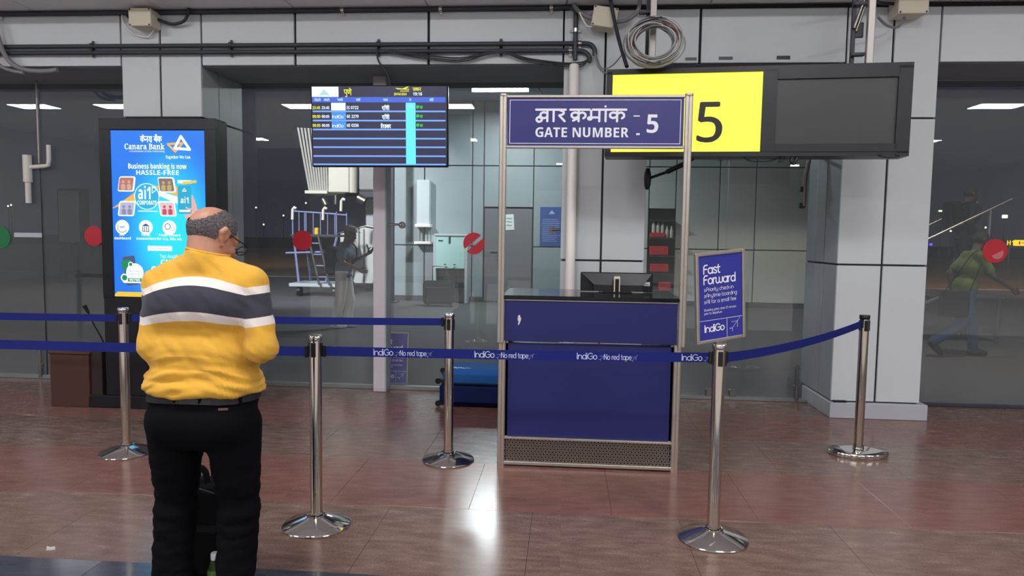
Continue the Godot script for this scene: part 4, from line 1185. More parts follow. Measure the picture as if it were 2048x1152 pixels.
	wire("grey cable looping from the right cream box behind the board's hanger", [Vector3(2.72, 3.36, -6.1), Vector3(2.66, 3.28, -6.08), Vector3(2.5, 3.24, -5.9), Vector3(2.3, 3.22, -5.6)], 0.01, "cable grey")
	wire("dark cable from the right cream box along the ceiling to the hanger", [Vector3(2.63, 3.47, -6.1), Vector3(2.45, 3.46, -6.0), Vector3(2.25, 3.47, -5.7)], 0.014, "cable dark")
	# the coil hung on the board's left hanger
	var co := thing("cable_coil", "big coil of grey cable tied to the left hanger of the display board", "cable coil", Vector3(0.6, 2.98, -5.36))
	for k in 44:
		var r0 := rng.randf_range(0.142, 0.212)
		var c := Vector3(0.615 + rng.randf_range(-0.014, 0.014), 2.98 + rng.randf_range(-0.014, 0.014), -5.36 + rng.randf_range(-0.05, 0.03))
		var pts := []
		var e := rng.randf_range(-0.5, 0.5)
		for i in 41:
			var a := TAU * i / 40.0
			pts.append(c + Vector3(cos(a) * r0 * (1.0 + 0.035 * sin(2 * a + e * 6)), sin(a) * r0 * 0.82 * (1.0 + 0.03 * sin(3 * a + e * 11)), 0.02 * sin(a * 2 + e * 9)))
		part("turn", G.new().tube(pts, 0.0052, 6, false), M(["cable grey", "cable light", "cable light", "cable grey"][k % 4] if k % 11 else ["cable red", "cable dark"][(k / 11) % 2]), co)
	for y in [3.145, 2.82]:
		part("tie", G.new().tube([Vector3(0.57, y, -5.31), Vector3(0.615, y - 0.012, -5.29), Vector3(0.66, y, -5.31), Vector3(0.655, y + 0.008, -5.4), Vector3(0.57, y + 0.008, -5.4), Vector3(0.57, y, -5.31)], 0.0045, 6), M("cable dark"), co)

# ---------------------------------------------------------------- the wide board, the flight screen, the advert
func display_board() -> void:
	var t := thing("display_board", "wide black hanging display board with a yellow lit half showing a big 5", "display board", Vector3(1.357, 2.4805, -5.4), true, Vector3(0, -0.11, -0.005))
	var g := G.new()
	g.box(Vector3(0, 0.311, -0.1), Vector3(2.165, 0.04, 0.22), 0.001)
	g.box(Vector3(0, -0.312, -0.1), Vector3(2.165, 0.036, 0.22), 0.001)
	g.box(Vector3(-1.06, 0, -0.1), Vector3(0.045, 0.62, 0.22), 0.001)
	g.box(Vector3(1.035, 0, -0.1), Vector3(0.095, 0.62, 0.22), 0.001)
	g.box(Vector3(0.115, 0, -0.1), Vector3(0.1, 0.6, 0.22), 0.001)
	g.box(Vector3(0.58, 0.262, -0.1), Vector3(0.83, 0.062, 0.22), 0.001)
	g.box(Vector3(0.58, -0.272, -0.1), Vector3(0.83, 0.062, 0.22), 0.001)
	g.box(Vector3(0, 0, -0.195), Vector3(2.1, 0.62, 0.02), 0.002)
	part("housing", g, M("black metal"), t)
	var y := part("lit_screen", G.new().box(Vector3(-0.483, 0.0, -0.02), Vector3(1.106, 0.588, 0.02), 0.0), glow("sign yellow face", rgb(255, 247, 74), 1.25), t, "glowing yellow panel")
	var n := G.new()
	for d in [Vector2(-0.006, 0), Vector2(0.006, 0), Vector2(0, 0.004), Vector2(0, -0.004), Vector2.ZERO]:
		n.text("5", 0.294, -0.392 + d.x, -0.214 + d.y, -0.006 + d.x * 0.01 + d.y * 0.02, false, "Droid Sans", 0.175)
	part("numeral", n, M("black"), y)
	part("blank_screen", G.new().box(Vector3(0.575, -0.006, -0.018), Vector3(0.84, 0.48, 0.02), 0.0), M("blank screen", rgb(58, 58, 56), 0.32), t, "switched off grey screen")
	part("bezel", G.new().bx(0.99, -0.246, -0.03, 0.996, 0.235, 0.004, 0.001), M("dull steel"), t)
	var s := M("hanger steel", rgb(176, 172, 166), 0.4, 0.7)
	for h in [[-0.745, "l"], [0.79, "r"]]:
		part("hanger", G.new().bx(h[0] - 0.024, 0.33, -0.05, h[0] + 0.024, 2.11, -0.002, 0.004), s, t)
		part("rear_hanger", G.new().bx(h[0] - 0.055 + (0.0 if h[1] == "l" else -0.055), 0.33, -0.12, h[0] - 0.027 + (0.0 if h[1] == "l" else -0.055), 2.11, -0.09, 0.003), M("dark steel"), t)
		for hy: float in [0.4, 0.76]:
			part("crossbar", G.new().bx(h[0] - 0.11, hy, -0.1, h[0] - 0.02, hy + 0.022, -0.05, 0.003), M("dark steel"), t)
	part("brace", G.new().cyl(Vector3(0.69, 0.6, -0.07), Vector3(0.77, 0.86, -0.07), 0.012, 8).cyl(Vector3(0.71, 0.58, -0.09), Vector3(0.78, 0.82, -0.09), 0.01, 8), M("dull steel"), t)
	part("brace_plate", G.new().bx(0.685, 0.54, -0.12, 0.765, 0.65, -0.1), M("black metal"), t)
	for k in 5:
		part("screw", G.new().cyl(Vector3(-0.9 + k * 0.45, -0.334, -0.03), Vector3(-0.9 + k * 0.45, -0.328, -0.03), 0.01, 8), M("dull steel"), t)
	wire("black cable hanging in a long loop under the display board", [Vector3(1.3, 2.16, -5.42), Vector3(1.36, 2.12, -5.42), Vector3(1.5, 2.12, -5.41), Vector3(1.58, 2.15, -5.4), Vector3(1.56, 2.11, -5.4), Vector3(1.6, 2.13, -5.4), Vector3(1.595, 2.16, -5.4)], 0.0055, "black")
	wire("black cable tied in a short knot under the display board", [Vector3(1.66, 2.16, -5.38), Vector3(1.64, 2.12, -5.37), Vector3(1.66, 2.095, -5.37), Vector3(1.675, 2.12, -5.37), Vector3(1.69, 2.16, -5.38)], 0.011, "black")
	wire("thin black wire loop under the board's right end", [Vector3(2.24, 2.155, -5.28), Vector3(2.22, 2.14, -5.26), Vector3(2.29, 2.132, -5.25), Vector3(2.36, 2.14, -5.26), Vector3(2.34, 2.158, -5.28)], 0.005, "black")
	var f := thing("wall_fan", "small black oval fixture on a thin arm under the display board's left side", "fixture", Vector3(0.68, 2.05, -5.9))
	part("head", G.new().at(Vector3(0.655, 2.02, -5.9)).lathe([Vector2(0, -0.09), Vector2(0.02, -0.085), Vector2(0.034, -0.05), Vector2(0.038, 0), Vector2(0.034, 0.05), Vector2(0.02, 0.085), Vector2(0, 0.09)], Vector3.ZERO, 16, 0.8, 1.4), M("black"), f)
	part("arm", G.new().tube([Vector3(0.68, 2.03, -5.9), Vector3(0.8, 2.07, -5.8), Vector3(0.93, 2.13, -5.7), Vector3(1.0, 2.17, -5.62)], 0.012, 8).cyl(Vector3(0.8, 2.07, -5.8), Vector3(0.93, 2.13, -5.7), 0.02, 10), M("black"), f)

func flight_screen() -> void:
	var t := thing("flight_screen", "wall television showing a flight departure table in blue rows", "screen", Vector3(-1.6245, 2.4625, -6.0), true, Vector3(0, 0.06, 0.01))
	part("case", G.new().box(Vector3(0, 0, -0.035), Vector3(1.182, 0.694, 0.06), 0.008), M("black"), t)
	part("bracket", G.new().bx(-0.2, -0.15, -0.6, -0.14, 0.15, -0.07).bx(-0.26, -0.2, -0.09, 0.2, 0.2, -0.065), M("dark steel"), t)
	var s := part("screen_face", _rects([[-0.58, -0.335, 0.58, 0.335]], 0.0), glow("screen dark", rgb(62, 62, 108), 0.42), t)
	var lines := []
	for y in [0.124, 0.046, -0.03, -0.107, -0.18, -0.256, -0.327]:
		lines.append([-0.575, y - 0.0065, 0.57, y + 0.0065])
	part("row_line", _rects(lines, 0.0012), glow("screen line", rgb(112, 160, 255), 1.25), s)
	part("header_bar", _rects([[-0.58, 0.2, 0.57, 0.245]], 0.0016), glow("screen blue", rgb(66, 104, 222), 1.0), s)
	part("gate_column", _rects([[0.228, -0.325, 0.312, 0.197]], 0.002), glow("screen cyan", rgb(100, 225, 255), 1.2), s)
	part("logo_field", _rects([[-0.58, 0.246, -0.35, 0.332], [-0.415, 0.132, -0.29, 0.196]], 0.002), glow("screen white", rgb(236, 246, 255), 1.2), s)
	part("carrier_field", _rects([[-0.412, 0.05, -0.288, 0.118], [-0.412, -0.026, -0.288, 0.042]], 0.0022), glow("screen sky", rgb(74, 150, 240), 1.0), s)
	var lg := G.new()
	lg.prism(PackedVector2Array([Vector2(-0.52, 0.258), Vector2(-0.42, 0.258), Vector2(-0.475, 0.31)]), 0.002, 0.003)
	part("emblem", lg, glow("screen pale", rgb(186, 226, 232), 1.0), s)
	var w := G.new()
	for r in [["23:45", "IS 0722", 0.142], ["00:05", "6E 2279", 0.068], ["00:05", "6E 0336", -0.008]]:
		w.text(r[0], 0.024, -0.497, r[2], 0.003, true, "Droid Sans", 0.066)
		w.text(r[1], 0.026, -0.281, r[2], 0.003, true, "Droid Sans", 0.102)
	w.text("19:16", 0.026, 0.291, 0.258, 0.003, true, "Droid Sans", 0.078)
	for y in [0.066, -0.011]:
		write(w, "IndiGo", 0.0034, -0.405, y, 0.0034, 1.1)
		dotted_plane(w, -0.308, y + 0.018, 0.018, 0.0034)
	write(w, "da/i/lla/ii", 0.0043, 0.055, 0.135, 0.003, 1.2, true, 0.85, 1)
	write(w, "da/i/lla/ii", 0.0043, 0.055, 0.058, 0.003, 1.2, true, 0.85, 1)
	write(w, "ha/ai/da/ra/aa/ba/aa/da", 0.0041, 0.055, -0.018, 0.003, 1.2, true, 0.72, 1)
	part("screen_text", w, glow("screen white"  , rgb(236, 246, 255), 1.2), s, "white flight numbers and towns")
	var ye := G.new()
	for r in [["23:45", 0.142], ["00:00", 0.068], ["00:05", -0.008]]:
		ye.text(r[0], 0.024, -0.577, r[1], 0.003, true, "Droid Sans", 0.068)
	ye.text("28/04/2024", 0.02, 0.127, 0.26, 0.003, true, "Droid Sans", 0.11)
	write(ye, "pa/u/nna/e", 0.0062, -0.27, 0.262, 0.003, 1.0, true, 0.9, 1)
	write(ye, "pra/stha/aa/na", 0.0036, 0.325, 0.297, 0.003, 1.1, true, 0.9, 1)
	ye.prism(PackedVector2Array([Vector2(0.137, 0.322), Vector2(0.2, 0.316), Vector2(0.245, 0.334), Vector2(0.257, 0.33), Vector2(0.225, 0.314), Vector2(0.258, 0.314), Vector2(0.258, 0.307), Vector2(0.16, 0.31)]), 0.002, 0.003)
	ye.rect(0.18, 0.292, 0.258, 0.298, 0.003)
	part("screen_text", ye, glow("screen yellow", rgb(240, 240, 40), 1.1), s, "yellow times and town name")
	var hd := G.new()
	var heads := [["na/i/ra/dva/aa/ra/i/ta", -0.532], ["ma/m/ba/aa/va/i/ta", -0.452], ["e/ya/ra/la/aa/i/na", -0.335], ["pa/la/aa/i/tta", -0.18], ["ga/m/ta/va/ya", 0.055], ["ga/e/tta", 0.268], ["stha/i/ta/ii", 0.45]]
	for h in heads:
		write(hd, h[0], 0.0026, h[1], 0.211, 0.003, 1.2, true, 0.66, 1)
	hd.text("10", 0.028, 0.268, 0.148, 0.0034, true, "Droid Sans", 0.0, 1)
	part("screen_text", hd, glow("screen pale", rgb(186, 226, 232), 1.0), s, "pale column headings")
	var gn := G.new()
	for y in [0.147, 0.07, -0.007]:
		write(gn, "va/e/lra/e/ /va/ra", 0.003, 0.318, y, 0.003, 1.3, true, 0.75)
	part("screen_text", gn, glow("screen green", rgb(30, 230, 70), 1.0), s, "green status words")

func _rects(list: Array, z: float, o := Vector3.ZERO) -> G:
	var g := G.new().at(o)
	for r in list:
		g.rect(r[0], r[1], r[2], r[3], z)
	return g

func _near(p: Vector2, a: Vector2, b: Vector2, c: Vector2) -> bool:
	return Geometry2D.point_is_inside_triangle(p, a, b, c)

func _rr(c: Vector2, w: float, h: float, r: float, tilt := 0.0, shear := 0.0) -> PackedVector2Array:
	var q := PackedVector2Array()
	for k in 4:
		var o := Vector2((1 if k in [0, 3] else -1) * (w * 0.5 - r), (1 if k < 2 else -1) * (h * 0.5 - r))
		for i in 6:
			var p := o + Vector2.from_angle(PI / 2 * k + PI / 10 * i) * r
			p.x += shear * p.y
			q.append(c + p.rotated(tilt))
	return q

func kiosk() -> void:
	var t := thing("advertising_kiosk", "tall black advertising kiosk with a lit blue bank advert", "kiosk", Vector3(-3.5, 0, -5.85))
	var k := M("black metal")
	part("base", G.new().bx(-4.11, 0, -6.1, -2.91, 0.11, -5.68, 0.008), M("kiosk black", rgb(16, 17, 22), 0.3), t)
	part("body", G.new().bx(-3.955, 0.11, -5.9, -2.93, 2.475, -5.735, 0.01), M("kiosk black"), t)
	var f := G.new()
	f.bx(-3.955, 2.38, -5.74, -2.93, 2.475, -5.692, 0.004)
	f.bx(-3.955, 0.11, -5.74, -2.93, 0.968, -5.70, 0.004)
	f.bx(-3.955, 0.96, -5.74, -3.855, 2.39, -5.692, 0.004)
	f.bx(-3.03, 0.96, -5.74, -2.93, 2.39, -5.692, 0.004)
	part("bezel", f, M("kiosk black"), t)
	var c := Vector3(-3.4425, 1.674, -5.703)
	# the glowing picture: a blue field, paler in the middle
	var W := 240
	var H := 410
	var im := Image.create(W, H, false, Image.FORMAT_RGB8)
	for y in H:
		for x in W:
			var u := Vector2((x + 0.5) / W - 0.5, (y + 0.5) / H - 0.5)
			var d := clampf(1.0 - sqrt(pow((u.x - 0.12) / 0.62, 2.0) + pow((u.y - 0.1) / 0.62, 2.0)), 0.0, 1.0)
			im.set_pixel(x, y, rgb(36, 120, 232).lerp(rgb(44, 222, 250), smoothstep(0.0, 0.75, d)))
	var bm := M("advert face", Color(0.02, 0.02, 0.02), 0.3)
	bm.emission_enabled = true
	bm.emission = Color.WHITE
	bm.emission_operator = BaseMaterial3D.EMISSION_OP_MULTIPLY
	bm.emission_texture = ImageTexture.create_from_image(im)
	bm.emission_energy_multiplier = 1.1
	var s := part("screen_face", G.new().at(c).box(Vector3(0, 0, -0.005), Vector3(0.825, 1.405, 0.01), 0.0), bm, t, "lit blue advert picture")
	s.mesh = _face_mesh(c, 0.825, 1.405, t)
	var wh := G.new().at(c)
	var z := 0.0016
	write(wh, "ka/e/na/ra/aa/ /ba/ai/m/ka", 0.0062, -0.055, 0.607, z, 1.25, true, 0.86, 1)
	wh.text("Canara Bank", 0.048, -0.29, 0.545, z, true, "Droid Serif", 0.352)
	wh.text("A Government of India Undertaking", 0.014, -0.25, 0.523, z, false, "Droid Serif", 0.312)
	wh.text("Together We Can", 0.024, 0.068, 0.47, z, true, "Droid Serif", 0.218)
	wh.text("Business banking is now", 0.042, -0.262, 0.384, z, true, "Droid Sans", 0.512)
	wh.text("HASSLE-FREE", 0.038, -0.192, 0.333, z, true, "Droid Sans", 0.375)
	for e in [["360°", "dashboard", -0.328], ["Forex", "transactions", -0.119], ["Trade finance", "for LCs, BGs etc.", 0.089]]:
		wh.text(e[0], 0.021, e[2], -0.182, z, true, "Droid Sans", 0.0, 1)
		wh.text(e[1], 0.021, e[2], -0.214, z, true, "Droid Sans", 0.0, 1)
		wh.disc(Vector2(e[2], -0.109), 0.061, z, 28)
	wh.text("Tez Another", 0.03, -0.0, -0.367, z, false, "Droid Sans", 0.2)
	wh.text("CH", 0.05, 0.006, -0.43, z, true)
	wh.text("GA", 0.05, -0.08, -0.49, z, true)
	part("white_lettering", wh, glow("advert white", rgb(240, 255, 255), 1.25), s)
	var tw := G.new().at(c)
	tw.stroke([Vector2(0.206, 0.655), Vector2(0.282, 0.545), Vector2(0.15, 0.555), Vector2(0.206, 0.655)], 0.022, z)
	part("emblem_triangle", tw, glow("advert white"  , rgb(240, 255, 255), 1.25), s)
	var to := G.new().at(c)
	to.stroke([Vector2(0.09, 0.59), Vector2(0.155, 0.527), Vector2(0.22, 0.598), Vector2(0.09, 0.59)], 0.016, z - 0.0004)
	part("emblem_triangle", to, glow("advert orange", rgb(250, 178, 74), 1.1), s)
	var og := G.new().at(c)
	og.prism(PackedVector2Array([Vector2(-0.42, 0.045), Vector2(-0.2, 0.19), Vector2(-0.1, 0.2), Vector2(-0.1, 0.1), Vector2(-0.25, 0.1)]), 0, 0.0006)
	og.prism(PackedVector2Array([Vector2(-0.02, 0.24), Vector2(0.17, 0.235), Vector2(0.17, 0.155), Vector2(-0.05, 0.235)]), 0, 0.0006)
	part("orange_band", og, glow("advert orange"  , rgb(250, 178, 74), 1.1), s)
	var aw := glow("advert white", rgb(240, 255, 255), 1.25)
	part("white_band", G.new().at(c).prism(PackedVector2Array([Vector2(0.0, 0.2), Vector2(0.17, 0.15), Vector2(0.17, 0.09), Vector2(0.0, 0.16)]), 0, 0.0007), aw, s)
	for p in [[Vector2(-0.28, 0.255), 0.05], [Vector2(0.075, 0.25), -0.05], [Vector2(-0.285, 0.048), 0.05], [Vector2(0.075, 0.05), -0.05]]:
		part("picture_border", G.new().at(c).prism(_rr(p[0], 0.145, 0.128, 0.018, 0.0, p[1] * 3.0), 0, 0.0009), aw, s)
	part("button_shape", G.new().at(c).prism(_rr(Vector2(0.0, -0.286), 0.215, 0.042, 0.006), 0, 0.0009), aw, s)
	part("number_border", G.new().at(c).prism(_rr(Vector2(-0.215, -0.562), 0.25, 0.046, 0.02), 0, 0.0009), aw, s)
	for q in [[-0.32, -0.54, 0.034, 0.0011], [-0.263, -0.425, 0.022, 0.0016], [-0.227, -0.494, 0.078, 0.0014]]:
		var dg := G.new().at(c)
		dg.disc(Vector2(q[0], q[1]), q[2], q[3], 28)
		part("white_disc", dg, aw, s)
	var cols := [[Vector2(-0.285, 0.255), rgb(196, 128, 118), rgb(226, 178, 156)], [Vector2(0.07, 0.25), rgb(150, 118, 118), rgb(200, 186, 110)], [Vector2(-0.285, 0.046), rgb(196, 200, 226), rgb(150, 150, 186)], [Vector2(0.075, 0.048), rgb(240, 214, 222), rgb(216, 84, 104)]]
	for i in 4:
		var a := G.new().at(c)
		a.prism(_rr(cols[i][0], 0.125, 0.108, 0.012, 0.0, 0.15 if i % 2 == 0 else -0.15), 0.0009, 0.0013)
		var ph := part("picture", a, glow("picture %d" % i, cols[i][1], 0.9), s)
		var b := G.new().at(c)
		for q in [-1.0, 1.0]:
			var o: Vector2 = cols[i][0] + Vector2(0.026 * q, 0.0)
			b.disc(o + Vector2(0, 0.018), 0.013, 0.0016, 14)
			b.prism(_rr(o + Vector2(0, -0.025), 0.038, 0.05, 0.014), 0.0013, 0.0016)
		part("picture_figures", b, glow("figures %d" % i, cols[i][2], 0.9), ph)
	var rb := G.new().at(c)
	for i in 40:
		var d0 := Vector2(-0.104, 0.151) + Vector2.from_angle(TAU * i / 40) * 0.108
		var d1 := Vector2(-0.104, 0.151) + Vector2.from_angle(TAU * (i + 1) / 40) * 0.108
		rb.stroke([d0, d1], 0.006, 0.0019)
	rb.text("ai1", 0.105, -0.18, 0.128, 0.002, true, "Droid Sans", 0.11)
	rb.text("CORPORATE", 0.034, -0.19, 0.082, 0.002, true, "Droid Sans", 0.172)
	rb.stroke([Vector2(-0.055, 0.235), Vector2(-0.015, 0.21), Vector2(-0.055, 0.18), Vector2(-0.055, 0.235)], 0.006, 0.002)
	rb.rect(-0.185, 0.024, -0.01, 0.031, 0.002)
	part("round_badge_lettering", rb, glow("advert white"  , rgb(240, 255, 255), 1.25), s)
	var bd := G.new().at(c)
	bd.disc(Vector2(-0.104, 0.151), 0.106, 0.0017, 36)
	part("round_badge", bd, glow("advert cyan", rgb(40, 180, 235), 1.0), s)
	var mo := G.new().at(c)
	mo.prism(_rr(Vector2(0.228, 0.127), 0.12, 0.235, 0.016), 0.0009, 0.0018)
	part("pictured_phone", mo, glow("advert teal", rgb(30, 176, 214), 1.0), s)
	var mt := G.new().at(c)
	mt.text("ai1", 0.05, 0.228, 0.098, 0.0022, true, "Droid Sans", 0.07, 1)
	mt.stroke([Vector2(0.228, 0.222), Vector2(0.244, 0.198), Vector2(0.21, 0.198), Vector2(0.228, 0.222)], 0.006, 0.0022)
	part("pictured_phone_bar", _rects([[0.178, 0.025, 0.278, 0.042]], 0.0022, c), aw, s)
	part("caption_bar", _rects([[0.17, 0.262, 0.288, 0.29]], 0.0018, c), aw, s)
	part("pictured_phone_lettering", mt, glow("advert white"  , rgb(240, 255, 255), 1.25), s)
	var hn := G.new().at(c)
	hn.prism(PackedVector2Array([Vector2(0.288, 0.17), Vector2(0.3, 0.165), Vector2(0.33, 0.08), Vector2(0.345, 0.0), Vector2(0.34, -0.06), Vector2(0.26, -0.06), Vector2(0.22, 0.0), Vector2(0.288, 0.02)]), 0.0009, 0.0016)
	hn.stroke([Vector2(0.24, 0.062), Vector2(0.262, 0.05), Vector2(0.288, 0.05)], 0.013, 0.0022)
	part("pictured_hand", hn, glow("advert skin", rgb(240, 180, 172), 1.0), s)
	var yb := G.new().at(c)
	yb.prism(PackedVector2Array([Vector2(0.21, 0.254), Vector2(0.335, 0.27), Vector2(0.335, 0.292), Vector2(0.21, 0.276)]), 0.0018, 0.0024)
	part("yellow_flag", yb, glow("advert yellow", rgb(250, 206, 60), 1.0), s)
	yb = G.new().at(c)
	yb.prism(PackedVector2Array([Vector2(-0.412, -0.702), Vector2(0.412, -0.702), Vector2(0.412, -0.662), Vector2(-0.385, -0.662), Vector2(-0.412, -0.685)]), 0, 0.0009)
	part("yellow_band", yb, glow("advert yellow", rgb(250, 206, 60), 1.0), s)
	var gn := G.new().at(c)
	gn.prism(_rr(Vector2(-0.215, -0.558), 0.15, 0.03, 0.004), 0.0009, 0.0015)
	gn.disc(Vector2(-0.32, -0.54), 0.024, 0.0015, 18)
	gn.disc(Vector2(-0.263, -0.425), 0.015, 0.002, 16)
	gn.prism(_rr(Vector2(-0.3, -0.43), 0.085, 0.08, 0.004, 0.12), 0.0002, 0.0009)
	part("green_shapes", gn, glow("advert green", rgb(24, 150, 96), 0.9), s)
	var gy := G.new().at(c)
	gy.prism(_rr(Vector2(-0.265, -0.48), 0.11, 0.25, 0.014, 0.14), 0, 0.0003)
	gy.text("WhatsApp", 0.016, -0.227, -0.488, 0.0022, false, "Droid Sans Mono", 0.1, 1)
	gy.text("Banking", 0.016, -0.227, -0.516, 0.0022, false, "Droid Sans Mono", 0.08, 1)
	gy.text("Start using today", 0.014, 0.0, -0.292, 0.0022, false, "Droid Sans", 0.15, 1)
	gy.text("360°", 0.018, -0.328, -0.118, 0.0022, true, "Droid Sans", 0.0, 1)
	gy.stroke(trace("a -0.328 -0.112 0.042 150 330"), 0.005, 0.0022)
	gy.prism(PackedVector2Array([Vector2(-0.155, -0.1), Vector2(-0.083, -0.1), Vector2(-0.119, -0.075)]), 0.0018, 0.0022)
	for q in 4:
		gy.rect(-0.149 + q * 0.017, -0.14, -0.142 + q * 0.017, -0.103, 0.0022)
	gy.rect(-0.152, -0.147, -0.086, -0.141, 0.0022)
	gy.stroke(trace("a 0.075 -0.1 0.024 0 360"), 0.006, 0.0022)
	gy.stroke(trace("a 0.122 -0.118 0.014 0 360"), 0.003, 0.0022)
	gy.stroke(trace("a 0.095 -0.14 0.01 0 360"), 0.002, 0.0022)
	part("dark_print", gy, glow("advert slate", rgb(84, 100, 140), 0.8), s)
	var nm := G.new().at(c)
	nm.text("90760 3", 0.02, -0.278, -0.568, 0.002, true, "Droid Sans", 0.125)
	part("number_print", nm, glow("advert white"  , rgb(240, 255, 255), 1.25), s)
	# podium with its microphone
	var p := thing("podium", "low dark brown wooden podium box standing left of the advert kiosk", "podium", Vector3(-4.28, 0, -5.86))
	var wm := M("podium wood", rgb(70, 44, 36), 0.4)
	wm.heightmap_enabled = false
	part("body", G.new().bx(-4.452, 0.0, -5.98, -4.095, 0.462, -5.68, 0.005), wm, p)
	part("top_board", G.new().bx(-4.46, 0.462, -5.985, -4.085, 0.482, -5.672, 0.005), wm, p)
	part("side_panel", G.new().bx(-4.094, 0.0, -5.975, -3.99, 0.49, -5.70, 0.004), M("podium dark", rgb(40, 27, 25), 0.45), p)
	var mi := thing("microphone", "black gooseneck microphone rising from the wooden podium", "microphone", Vector3(-4.25, 0.482, -5.82))
	part("base", G.new().lathe([Vector2(0, 0), Vector2(0.12, 0), Vector2(0.12, 0.012), Vector2(0.09, 0.028), Vector2(0, 0.03)], Vector3(-4.2, 0.482, -5.82), 24, 1.0, 0.7), M("black"), mi)
	part("gooseneck", G.new().tube(curve([Vector3(-4.02, 0.5, -5.8), Vector3(-4.035, 0.6, -5.77), Vector3(-4.08, 0.72, -5.74), Vector3(-4.105, 0.83, -5.71)]), 0.006, 8), M("black"), mi)
	part("neck_foot", G.new().tube([Vector3(-4.12, 0.5, -5.82), Vector3(-4.05, 0.497, -5.81), Vector3(-4.02, 0.5, -5.8)], 0.009, 8), M("black"), mi)
	part("capsule", G.new().tube([Vector3(-4.103, 0.82, -5.712), Vector3(-4.112, 0.85, -5.70), Vector3(-4.125, 0.89, -5.69)], 0.011, 12, true, 0.019), M("black"), mi)

func _face_mesh(c: Vector3, w: float, h: float, t: Node3D) -> ArrayMesh:
	var g := G.new()
	g.at(c)
	g.rect(-w / 2, -h / 2, w / 2, h / 2, 0.0)
	return g.mesh(bases[t])

# ---------------------------------------------------------------- the framed boards
func ff_board(t: Node3D, w: float, h: float, c: Vector3) -> void:
	var st := M("frame steel", rgb(190, 182, 170), 0.32, 0.85)
	var b := 0.017
	for s in [-1.0, 1.0]:
		part("frame_side", G.new().box(c + Vector3(s * (w - b) / 2, 0, 0), Vector3(b, h, 0.022), 0.003), st, t)
		part("frame_rail", G.new().box(c + Vector3(0, s * (h - b) / 2, 0), Vector3(w - 2 * b, b, 0.022), 0.003), st, t)
	var p := part("printed_sheet", G.new().box(c, Vector3(w - 2 * b, h - 2 * b, 0.008), 0.0), M("navy print"), t)
	var k := h / 0.454
	var g := G.new().at(c + Vector3(0, 0, 0.0045), Basis.from_scale(Vector3(w / 0.297, k, 1)))
	write(g, "Fast", 0.0056, -0.1, 0.122, 0, 1.15, false, 0.92)
	write(g, "Forward", 0.0056, -0.1, 0.07, 0, 1.15, false, 0.9)
	for e in [["»Priority check-in", 0.034], ["»Anytime boarding", 0.004], ["»All for a small fee", -0.027]]:
		write(g, e[0], 0.0025, -0.1, e[1], 0, 0.66, false, 0.9)
	write(g, "Boarding gates close 25 minutes", 0.0015, -0.1, -0.064, 0, 0.7, false, 0.85)
	write(g, "prior to departure.", 0.0015, -0.1, -0.082, 0, 0.7, false, 0.85)
	g.rect(-0.13, -0.1135, 0.13, -0.1115, 0)
	g.rect(0.035, -0.21, 0.037, -0.1125, 0)
	write(g, "IndiGo", 0.0046, -0.1, -0.17, 0, 1.2, false, 0.92)
	dotted_plane(g, 0.052, -0.182, 0.062, 0)
	part("lettering", g, M("white print"), p)

